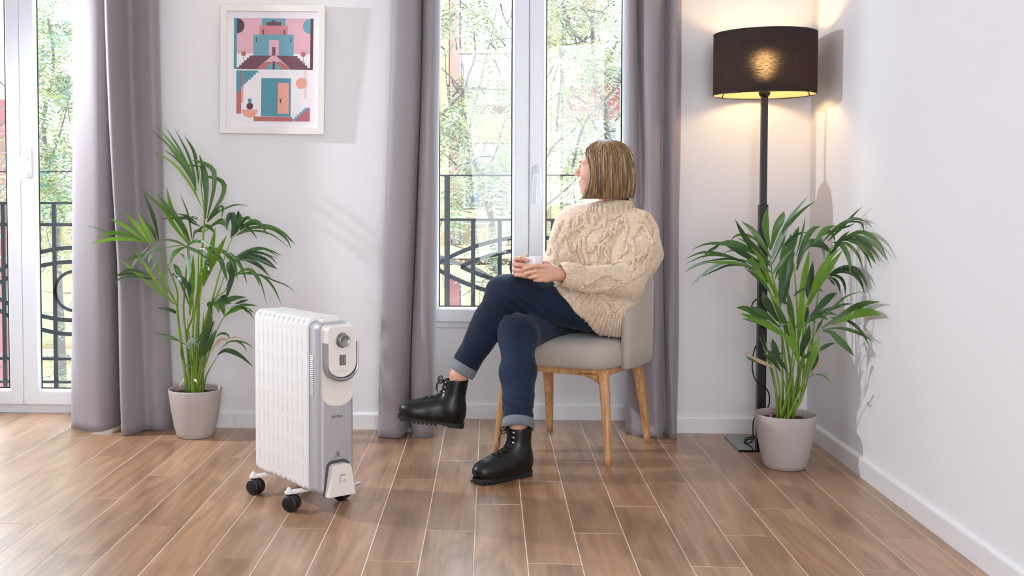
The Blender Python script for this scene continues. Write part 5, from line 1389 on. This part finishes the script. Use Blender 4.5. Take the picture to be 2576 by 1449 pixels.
def cuffring(c, d, r, hgt, tilt=0):
    d = d/np.linalg.norm(d); M = Vector(d).to_track_quat('Z', 'Y').to_matrix(); b = MB()
    prof = [(r - 0.006, -hgt + 0.002), (r - 0.002, -hgt), (r + 0.003, -hgt + 0.001), (r + 0.0045, -hgt*0.5), (r + 0.0045, -0.002), (r + 0.002, 0.003), (r - 0.004, 0.004)]
    vs = []; n = 40
    b.lathe(prof, tuple(c), n, M=M); b.f = b.f[:-2]; b.m = b.m[:-2]; b.sm = b.sm[:-2]
    return b
for c, d, r in ((cufL, dL, 0.0505), (cufR, dR, 0.0545)):
    b = cuffring(A3(*c) + d/np.linalg.norm(d)*0.014, d, r, 0.036); b.build('trouser_cuff', DENIN, jeans, PO)
# side seam of the standing leg, tan seam tab on the lifted cuff
sm_ = on_surface(JE, [(1333, 880), (1334, 940), (1331, 1000), (1327, 1055)], 30)
if len(sm_) > 4: MB().tube(sm_, 0.0014, 5).build('seam', mat('seam_thread', '#16233a', 0.8), jeans, PO, recalc=False)

# ------------------------------------------------------------------ boots
LEA = mat('black_leather', '#080708', 0.38, spec=0.4, coat=0.05, noise=(30, 0.3, (1, 1, 1)), bump=(160, 0.12, (1, 1, 1))); SOLE = mat('black_rubber', '#131214', 0.6); STEEL = mat('steel', '#b9b6b2', 0.25, metal=1.0); LACE = mat('black_lace', '#0a0a0b', 0.75)
bo = []
for pr in (Ell((0.042, 0, 0.060), (0.040, 0.034, 0.050), None, 0.02), Cap((0.060, 0, 0.058), (0.165, 0.0, 0.046), 0.040, 0.041, 0.03), Ell((0.200, 0.0, 0.045), (0.060, 0.044, 0.036), None, 0.03),
           Cap((0.085, 0, 0.085), (0.150, 0, 0.060), 0.036, 0.034, 0.03), Cap((0.056, 0, 0.075), (0.053, 0, 0.20), 0.043, 0.047, 0.03), Cap((0.040, 0, 0.034), (0.120, 0, 0.034), 0.032, 0.034, 0.02), Cap((0.120, 0, 0.034), (0.205, 0, 0.034), 0.034, 0.0395, 0.02)): bo.append(('+', pr))
bo.append(('&', Half((0, 0, 0.016), (0, 0, 1), 0.004))); bo.append(('&', Half((0.05, 0, 0.186), (-0.10, 0, -1), 0.004))); bo.append(('-', Cap((0.053, 0, 0.16), (0.053, 0, 0.24), 0.040, 0.043, 0.003)))
BF = Field(bo)
bV, bF = polygonize(BF, (-0.02, -0.07, 0.0), (0.28, 0.07, 0.22), 0.0036)
def sole_outline(gr=0.0):
    pts = [(0.000, 0.0), (0.006, 0.020), (0.030, 0.0300), (0.075, 0.0320), (0.120, 0.0345), (0.165, 0.0400), (0.205, 0.0405), (0.238, 0.030), (0.2570, 0.012), (0.2600, 0.0)]
    P = [p for p in spline(pts, 30)]; P = [(p[0], p[1]) for p in P]
    full = P + [(p[0], -p[1]) for p in P[-2:0:-1]]
    cx = 0.13; return [(cx + (x - cx)*(1 + gr), y*(1 + gr*3)) for x, y in full]
LCACHE = {}
def boot(M, label=None):
    R = np.array(M.to_3x3()); t = np.array(M.translation)
    up = mesh_np('boot', bV@R.T + t, bF, LEA, person, PO)
    def tr(mb): mb.v = [tuple(R@np.array(p) + t) for p in mb.v]; return mb
    so = MB(); ol = sole_outline(); so.loft([[(x, y, 0.007 if x > 0.08 else 0.004) for x, y in ol], [(x, y, 0.0165) for x, y in sole_outline(0.004)], [(x, y, 0.0195) for x, y in sole_outline(0.002)], [(x, y, 0.0200) for x, y in sole_outline(-0.05)]], smooth=False)
    s_ = tr(so).build('sole', SOLE, up, PO)
    hb = MB(); hp_ = [p for p in ol if p[0] < 0.078]; hb.loft([[(x, y, 0.0) for x, y in hp_], [(x, y, 0.0075) for x, y in hp_]], smooth=False); tr(hb).build('heel', SOLE, s_, PO)
    for k in range(9):
        x = 0.108 + 0.0165*k; lg = MB(); w = 0.031 + 0.009*math.sin((x - 0.09)/0.17*PI); lg.bbox((x, -w, 0.0 if k < 7 else 0.001), (x + 0.010, w, 0.0085), 0.001); tr(lg).build('lug', SOLE, s_, PO)
    # welt line
    we = MB(); we.tube([(x, y, 0.0205) for x, y in sole_outline(-0.004)] + [(*sole_outline(-0.004)[0], 0.0205)], 0.0016, 5, caps=False); tr(we).build('welt', SOLE, s_, PO)
    # lacing: rows up the front ridge
    rows = [(0.158, 0.090), (0.146, 0.100), (0.134, 0.112), (0.122, 0.126), (0.113, 0.142), (0.107, 0.158), (0.103, 0.174)]
    def surf(x, y, z, dr=(-1, 0, -0.55)):
        d_ = A3(*dr); d_ /= np.linalg.norm(d_); p = A3(x, y, z) - d_*0.05
        for _ in range(60):
            v = BF(p[None])[0]
            if v < 0.0006: break
            p = p + d_*max(v*0.8, 0.0006)
        return p
    if 'L' not in LCACHE:
        LCACHE['L'] = [surf(x, 0.020, z) for x, z in rows]; LCACHE['R'] = [surf(x, -0.020, z) for x, z in rows]; LCACHE['M'] = [surf(x, 0, z) for x, z in rows]
    L_, R_, M_ = LCACHE['L'], LCACHE['R'], LCACHE['M']
    for i in range(len(rows)):
        a, b_ = L_[i], R_[i]; m_ = M_[i] + A3(0.002, 0, 0.0015); lc = MB(); lc.tube(spline([a, m_, b_], 9), 0.0021, 6); tr(lc).build('lace', LACE, up, PO)
        if i < len(rows) - 1:
            for q0, q1 in ((L_[i], R_[i + 1]), (R_[i], L_[i + 1])):
                m_ = (M_[i] + M_[i + 1])/2 + A3(0.0035, 0, 0.002); lc = MB(); lc.tube(spline([q0, m_, q1], 9), 0.0021, 6); tr(lc).build('lace', LACE, up, PO)
    for i in (4, 5, 6):
        for P_, sg in ((L_[i], 1), (R_[i], -1)):
            n_ = grad(BF, P_[None])[0]; e = MB(); Q = A3(P_[0] - 0.006, P_[1] + sg*0.004, P_[2]); hook = Vector(n_).to_track_quat('Z', 'Y').to_matrix()
            e.lathe([(0.0, 0.0035), (0.0028, 0.0032), (0.0046, 0.0018), (0.0050, 0.0), (0.0050, -0.002)], tuple(P_), 12, M=hook); tr(e).build('lace_hook', STEEL, up, PO)
    # bow
    top = (L_[-1] + R_[-1])/2 + A3(0.006, 0, 0.004)
    for sg in (-1, 1):
        lc = MB(); lc.tube(spline([top, top + A3(0.012, sg*0.012, 0.014), top + A3(0.022, sg*0.022, 0.004), top + A3(0.014, sg*0.018, -0.012), top + A3(0.002, sg*0.004, -0.002)], 20), 0.0018, 6); tr(lc).build('bow', LACE, up, PO)
        lc = MB(); lc.tube(spline([top, top + A3(0.016, sg*0.016, 0.0), top + A3(0.024, sg*0.024, -0.022), top + A3(0.022, sg*0.030, -0.045)], 16), 0.0018, 6); tr(lc).build('lace_end', LACE, up, PO)
    return up
def frame(o, xdir, zhint):
    x = Vector(xdir).normalized(); z = Vector(zhint); y = z.cross(x).normalized(); z = x.cross(y); M = Matrix((x, y, z)).transposed().to_4x4(); M.translation = Vector(o); return M
boot(frame((0.152, 4.080, 0.0), (-0.79, -0.61, 0.0), (0, 0, 1)))
boot(frame((-0.098, 4.275, 0.128), (-0.975, -0.10, 0.135), (0.16, 0.03, 1)))

# ------------------------------------------------------------------ cup
CP = ay(1342.5, 690, 4.272)
cup = thing('coffee_cup', 'small white porcelain cup held in both hands', 'cup', tuple(CP), 0)
b = MB(); b.lathe([(0.0, 0.0), (0.024, 0.0), (0.027, 0.003), (0.0315, 0.012), (0.0330, 0.030), (0.0332, 0.066), (0.0326, 0.0672), (0.0312, 0.066), (0.0308, 0.030), (0.028, 0.010), (0.0, 0.006)], n=40); b.build('bowl', mat('porcelain', '#ecebec', 0.15, coat=0.5), cup)
b = MB(); b.tube(spline([(0.018, 0.027, 0.054), (0.028, 0.043, 0.052), (0.032, 0.050, 0.036), (0.026, 0.042, 0.018), (0.017, 0.026, 0.016)], 20), 0.0042, 8); b.build('handle', MATS['porcelain'], cup)
b = MB(); b.lathe([(0.0, 0.052), (0.0306, 0.052)], n=32); b.build('coffee', mat('coffee', '#2a160c', 0.1), cup)
# ------------------------------------------------------------------ balcony railings outside
IRON = mat('navy_iron', '#0e151b', 0.45, spec=0.5)
YR = 5.42
def bar(root, p, q, w, t, name):
    p = np.array(p); q = np.array(q); d = (q - p)/np.linalg.norm(q - p); n = np.array([-d[1], d[0]])*w/2
    b = MB(); P = [p - n, q - n, q + n, p + n]
    b.loft([[(a[0], YR - t/2, a[1]) for a in P], [(a[0], YR + t/2, a[1]) for a in P]], smooth=False); return b.build(name, IRON, root, (root.location.x, root.location.y, root.location.z))
def strip(root, pts, w, t, name):
    K = len(pts); vs = []; fs = []; pts = [np.array(p) for p in pts]
    for i, p in enumerate(pts):
        T = pts[min(i + 1, K - 1)] - pts[max(i - 1, 0)]; T = T/np.linalg.norm(T); n = np.array([-T[1], T[0]])*w/2
        for a, y in ((p - n, YR - t/2), (p + n, YR - t/2), (p + n, YR + t/2), (p - n, YR + t/2)): vs.append((a[0], y, a[1]))
    for i in range(K - 1):
        for k in range(4): fs.append((4*i + k, 4*i + (k + 1) % 4, 4*i + 4 + (k + 1) % 4, 4*i + 4 + k))
    fs += [(0, 1, 2, 3), tuple(4*(K - 1) + k for k in (3, 2, 1, 0))]
    return MB().add(vs, fs).build(name, IRON, root, tuple(root.location))
def eye(root, cx, cz, half, hgt, w, sgn, name='scroll'):
    strip(root, [(cx + half*u, cz + sgn*hgt*(1 - abs(u)**2)) for u in np.linspace(-1, 1, 41)], w, 0.010, name)
def railing(label, x0, x1, rails, bars, post, eyes, circ, zbot):
    r = thing('balcony_railing', label, 'railing', ((x0 + x1)/2, YR, zbot))
    for z, w in rails: bar(r, (x0, z), (x1, z), w, 0.030 if w > 0.008 else 0.012, 'rail')
    for x in bars: bar(r, (x, zbot), (x, rails[1][0]), 0.021, 0.012, 'baluster')
    for x in post: bar(r, (x, zbot), (x, rails[0][0]), 0.027, 0.027, 'post')
    for (cx, cz, half, hg) in eyes:
        eye(r, cx, cz, half, hg, 0.020, 1); eye(r, cx, cz, half, hg, 0.020, -1)
    cx, cz, rr = circ; strip(r, [(cx + rr*math.cos(a), cz + rr*math.sin(a)) for a in np.linspace(0, 2*PI, 41)], 0.016, 0.012, 'ring'); return r
railing('dark iron railing with an eye-shaped scroll outside the window behind the woman', -0.62, 0.98, [(1.124, 0.007), (0.909, 0.012), (0.30, 0.012)], [-0.08, 0.049, 0.178, 0.307, 0.436, 0.565, 0.694], [-0.206, 0.86], [(0.199, 0.68, 0.475, 0.145), (0.199, 0.68, 0.338, 0.082)], (0.199, 0.68, 0.094), 0.20)
railing('dark iron railing with ring and arcs outside the balcony door', -2.80, -1.40, [(1.144, 0.006), (0.989, 0.012), (0.882, 0.016), (0.213, 0.014), (0.096, 0.012)], [-2.68, -2.55, -2.42, -2.29, -2.16, -2.03, -1.90, -1.77], [-2.75, -1.45], [(-2.06, 0.551, 0.52, 0.216), (-2.06, 0.551, 0.45, 0.146)], (-2.06, 0.551, 0.098), 0.03)

# ------------------------------------------------------------------ the house across the street
YFC = 13.0
FC = {'cream': mat('stucco_cream', '#f0e2c8', 0.9), 'white': mat('stucco_white', '#f2f0ec', 0.9), 'ochre': mat('stucco_ochre', '#e3bf90', 0.9), 'maroon': mat('stucco_maroon', '#a5625f', 0.9), 'pink': mat('stucco_pink', '#d39d8c', 0.9), 'dark': mat('facade_dark', '#3c3a40', 0.7), 'glassd': mat('facade_glass', '#5f6d78', 0.15), 'brown': mat('facade_brown', '#8a5a40', 0.9), 'tan': mat('facade_tan', '#d9bd92', 0.9)}
hb = thing('apartment_house', 'pale apartment house with ochre and maroon piers across the street', 'building', (-2.0, YFC, -3.2))
HO = tuple(hb.location)
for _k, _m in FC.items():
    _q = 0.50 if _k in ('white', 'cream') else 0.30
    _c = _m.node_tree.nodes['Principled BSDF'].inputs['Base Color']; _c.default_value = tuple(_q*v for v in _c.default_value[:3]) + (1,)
def fpx(name, m, x0, y0, x1, y1, dep=0.12, proud=None, parent=None):
    """a block on the facade that covers this pixel rectangle"""
    proud = dep if proud is None else proud
    a = ay(x0, y1, YFC - proud); b_ = ay(x1, y0, YFC - proud)
    return MB().box((a[0], YFC - proud, a[2]), (b_[0], YFC - proud + dep + 0.02, b_[2])).build(name, FC[m], parent or hb, HO)
MB().box((-9.0, YFC, -3.2), (4.5, YFC + 0.4, 3.5)).build('wall', FC['cream'], hb, HO)
def fwin(x0, y0, x1, y1, nx=2, frame='white', glass='glassd'):
    w = fpx('window', frame, x0, y0, x1, y1, 0.06)
    fw = 5; n = nx; wd = (x1 - x0 - fw*(n + 1))/n
    for i in range(n):
        X0 = x0 + fw + i*(wd + fw); fpx('pane', glass, X0, y0 + fw, X0 + wd, y1 - fw, 0.02, 0.085, w)
# piers and bands
fpx('pier', 'ochre', 1096, -150, 1129, 900); fpx('pier', 'pink', 1131, -150, 1156, 250, 0.10); fpx('pier', 'maroon', 1131, 345, 1152, 440, 0.10); fpx('pier', 'maroon', 1131, 462, 1158, 522, 0.10); fpx('pier', 'maroon', 1120, 560, 1136, 622, 0.2, 0.25); fpx('pier', 'maroon', 1131, 700, 1156, 900, 0.10)
fpx('pier', 'ochre', 1374, -150, 1412, 900, 0.22); fpx('pier', 'tan', 1414, -150, 1424, 900, 0.15); fpx('downpipe', 'dark', 1385, -150, 1388.5, 900, 0.05, 0.30)
fpx('wall_panel', 'maroon', 1426, -40, 1498, 46, 0.05); fpx('string_course', 'white', 1424, 48, 1504, 60, 0.18); fpx('wall_panel', 'maroon', 1428, 190, 1496, 322, 0.05); fpx('wall_panel', 'maroon', 1498, 205, 1560, 302, 0.05)
fpx('awning', 'dark', 1470, 172, 1600, 200, 0.4, 0.5); fpx('wall_panel', 'white', 1498, 70, 1600, 168, 0.05); fwin(1496, 302, 1556, 356, 1, 'white', 'glassd'); fpx('wall_panel', 'white', 1430, 372, 1600, 620, 0.05)
fpx('slab', 'ochre', 1156, 240, 1372, 256, 0.9, 0.9); fpx('soffit', 'brown', 1156, 258, 1372, 280, 0.5, 0.5); fpx('wall_panel', 'tan', 1160, 282, 1290, 360, 0.05); fpx('slab', 'white', 1156, 363, 1372, 392, 0.30)
fwin(1166, 402, 1282, 524, 2, 'white', 'glassd'); fpx('string_course', 'ochre', 1130, 528, 1372, 548, 0.35); fwin(1160, 560, 1230, 618, 2, 'white', 'tan'); fpx('slab', 'ochre', 1108, 622, 1372, 650, 0.7, 0.7); fpx('soffit', 'brown', 1108, 652, 1372, 664, 0.5, 0.5)
fpx('awning', 'ochre', 1112, 668, 1372, 698, 0.6, 0.6); fwin(1160, 712, 1290, 860, 2, 'white', 'tan')
fwin(1160, -120, 1288, 118, 2, 'white', 'white')
# house front balcony with its railing
for k in range(22): fpx('balcony_bar', 'dark', 1160 + 6*k, 138, 1161.4 + 6*k, 236, 0.04, 0.86)
fpx('balcony_rail', 'dark', 1157, 132, 1292, 136, 0.05, 0.87); fpx('balcony_rail', 'dark', 1157, 222, 1292, 225, 0.05, 0.87)
# left part seen through the door
fpx('wall_panel', 'white', -80, -150, 400, 60, 0.06); fpx('pier', 'ochre', 96, 400, 131, 1100); fpx('pier', 'maroon', 132, 490, 146, 640, 0.2); fpx('pier', 'maroon', -60, 250, 16, 1100, 0.2); fpx('pier', 'ochre', 150, 560, 220, 1100, 0.15); fpx('slab', 'tan', 60, 640, 320, 662, 0.6, 0.6); fpx('string_course', 'ochre', 60, 880, 320, 905, 0.3)
fpx('balcony_rail', 'dark', 138, 190, 172, 196, 0.05, 0.5)
for k in range(9): fpx('balcony_bar', 'dark', 139 + 4*k, 196, 140.2 + 4*k, 222, 0.04, 0.5)
fwin(140, 200, 176, 260, 1, 'white', 'glassd'); fwin(150, 690, 230, 820, 2, 'ochre', 'tan')
# ------------------------------------------------------------------ trees in the street
BARK = mat('tree_bark', '#463f38', 0.9, noise=(20, 0.25, (1, 1, 0.3)))
def tleaf(name, c0, c1):
    m = leaf_material(name, c0, c1, 0.22); n_ = [k for k in m.node_tree.nodes if k.type == 'MIX'][0]
    for i_ in (6, 7): n_.inputs[i_].default_value = tuple(0.40*v for v in n_.inputs[i_].default_value[:3]) + (1,)
    return m
TL = [tleaf('leaf_sage', '#7a8259', '#90966c'), tleaf('leaf_green', '#7a8c42', '#8f9f55'), tleaf('leaf_straw', '#c3b47c', '#d2c48e'), tleaf('leaf_pale', '#a5a682', '#b9b898'), tleaf('leaf_teal', '#5a8568', '#6f9878')]
def tree(label, X, branches, leafzones, seed, weights):
    rnd = random.Random(seed)
    allp = []
    root = None
    for pts, r0, r1, Yt in branches:
        P = spline([tuple(ay(x, y, Yt + i*0.06)) for i, (x, y) in enumerate(pts)], 18)
        if root is None:
            root = thing('street_tree', label, 'tree', (P[0][0], P[0][1], -3.2)); off = tuple(root.location)
            b = MB(); b.tube([(P[0][0] + 0.05, P[0][1] + 0.1, -3.2), (P[0][0] + 0.02, P[0][1] + 0.05, -1.5), P[0]], [r0*1.8, r0*1.4, r0], 9); b.build('trunk', BARK, root, off)
        b = MB(); b.tube(P, [r0 + (r1 - r0)*i/17 for i in range(18)], 7); b.build('branch', BARK, root, off); allp += P
    tw = MB(); zx0 = min(z[0] for z in leafzones); zx1 = max(z[2] for z in leafzones); zy0 = min(z[1] for z in leafzones); zy1 = max(z[3] for z in leafzones)
    for k in range(60):
        x = rnd.uniform(zx0, zx1); y = rnd.uniform(zy0, zy1); a = rnd.uniform(0, 6.28); ln_ = rnd.uniform(30, 110); cv = rnd.uniform(-0.6, 0.6); Yt = rnd.uniform(6.8, 8.4)
        tw.tube([ay(x + ln_*t*math.cos(a + cv*t), y - ln_*t*math.sin(a + cv*t), Yt + 0.2*t) for t in np.linspace(0, 1, 7)], [0.0055*(1.15 - t) for t in np.linspace(0, 1, 7)], 5)
    o = tw.build('twigs', BARK, root, off); o['kind'] = 'stuff'
    fo = MB()
    for (x0, y0, x1, y1, n, Ya, Yb, ln) in leafzones:
        cl = [(rnd.uniform(x0, x1), rnd.uniform(y0, y1), rnd.uniform(Ya, Yb)) for _ in range(max(3, n//14))]
        n = int(n*0.8)
        for k in range(n):
            cx_, cy_, cY = rnd.choice(cl); x = cx_ + rnd.gauss(0, 22); y = cy_ + rnd.gauss(0, 20)
            p = np.array(ay(x, y, cY + rnd.gauss(0, 0.12)))
            az = rnd.uniform(0, 6.28); dip = rnd.uniform(-1.0, 0.3); d = np.array([math.cos(az)*math.cos(dip), math.sin(az)*math.cos(dip), math.sin(dip)])
            sd = np.cross(d, (0, 0, 1)); sd /= np.linalg.norm(sd) + 1e-9; up = np.cross(sd, d); m_ = rnd.choices(range(5), weights)[0]
            L = ln*rnd.uniform(0.7, 1.2); npair = 6; q = p.copy()
            for i in range(npair):
                t = (i + 1)/npair; c = p + d*L*t + np.array([0, 0, -0.25*L*t*t])
                for s_ in ((-1, 1) if i < npair - 1 else (0,)):
                    dr = (sd*s_ + d*0.55 + up*rnd.uniform(-0.5, 0.2)) if s_ else d; dr = dr/np.linalg.norm(dr); w = np.cross(dr, up); w = w/(np.linalg.norm(w) + 1e-9) + up*rnd.uniform(-0.5, 0.5)
                    l_ = L*0.30; fo.add([c, c + dr*l_*0.45 + w*l_*0.13, c + dr*l_*1.1, c + dr*l_*0.45 - w*l_*0.13], [(0, 1, 2, 3)], m_)
    o = fo.build('foliage', TL, root, off, recalc=False); o['kind'] = 'stuff'; return root
tree('slender pale-leaved street tree seen through the left pane of the window', 0.0,
     [([(1240, 620), (1234, 545), (1215, 490), (1205, 440), (1188, 395), (1180, 330)], 0.028, 0.012, 7.6), ([(1232, 530), (1236, 500), (1262, 480), (1290, 455)], 0.014, 0.006, 7.6), ([(1107, 292), (1140, 258), (1165, 232), (1178, 190), (1195, 140), (1192, 80)], 0.012, 0.005, 7.2), ([(1165, 232), (1140, 200), (1110, 170)], 0.007, 0.003, 7.2), ([(1107, 648), (1150, 662), (1190, 674), (1240, 700)], 0.016, 0.012, 6.4), ([(1205, 440), (1240, 400), (1262, 330), (1285, 250)], 0.009, 0.003, 7.7), ([(1188, 395), (1150, 330), (1128, 250), (1118, 120)], 0.009, 0.003, 7.7), ([(1180, 330), (1200, 240), (1225, 140), (1250, 20)], 0.009, 0.003, 7.7)],
     [(1100, -20, 1300, 130, 150, 6.6, 8.6, 0.17), (1100, 200, 1300, 420, 420, 6.6, 8.6, 0.17), (1100, 400, 1300, 540, 260, 6.8, 8.4, 0.16), (1110, 540, 1300, 640, 110, 6.8, 8.4, 0.15), (1110, 660, 1240, 780, 40, 6.4, 7.4, 0.13)], 3, (5, 3, 3, 6, 0.3))
tree('leafy street tree with dark bare boughs seen through the right pane of the window', 1.0,
     [([(1545, 420), (1528, 340), (1520, 260), (1497, 192), (1492, 130), (1490, 40)], 0.026, 0.012, 7.2), ([(1497, 195), (1512, 178), (1532, 148), (1556, 100)], 0.015, 0.006, 7.2), ([(1440, 420), (1468, 318), (1505, 270), (1556, 216)], 0.010, 0.006, 6.8), ([(1412, -20), (1424, 40), (1430, 70)], 0.022, 0.018, 7.6), ([(1400, 330), (1405, 260), (1412, 200), (1408, 120)], 0.012, 0.006, 7.6), ([(1371, 400), (1400, 360), (1440, 330), (1470, 290)], 0.010, 0.004, 7.0), ([(1371, 520), (1420, 480), (1470, 430)], 0.008, 0.003, 7.0)],
     [(1372, -20, 1570, 150, 420, 6.6, 8.6, 0.17), (1372, 130, 1500, 300, 260, 6.6, 8.6, 0.16), (1372, 280, 1500, 400, 170, 6.6, 8.4, 0.16), (1372, 400, 1470, 620, 150, 6.6, 8.4, 0.15), (1500, 200, 1570, 340, 40, 7.0, 8.6, 0.14)], 9, (5, 3, 3.5, 5, 0.2))
tree('bushy green street tree seen through the balcony door', -1.0,
     [([(150, 760), (140, 560), (120, 420), (110, 300), (135, 160), (120, 40)], 0.03, 0.010, 8.2), ([(120, 420), (150, 340), (175, 240)], 0.012, 0.005, 8.2), ([(140, 560), (110, 480), (70, 420)], 0.012, 0.005, 8.2)],
     [(80, 60, 190, 200, 240, 7.4, 9.0, 0.19), (80, 200, 190, 300, 120, 7.4, 9.0, 0.19), (80, 330, 190, 520, 430, 7.4, 9.0, 0.19), (80, 500, 190, 660, 120, 7.4, 9.0, 0.17), (80, 800, 190, 980, 90, 7.0, 8.0, 0.15), (-30, 330, 30, 700, 120, 7.4, 9.0, 0.17), (80, -20, 190, 60, 60, 7.4, 9.0, 0.17)], 14, (3, 5, 3, 1, 4))
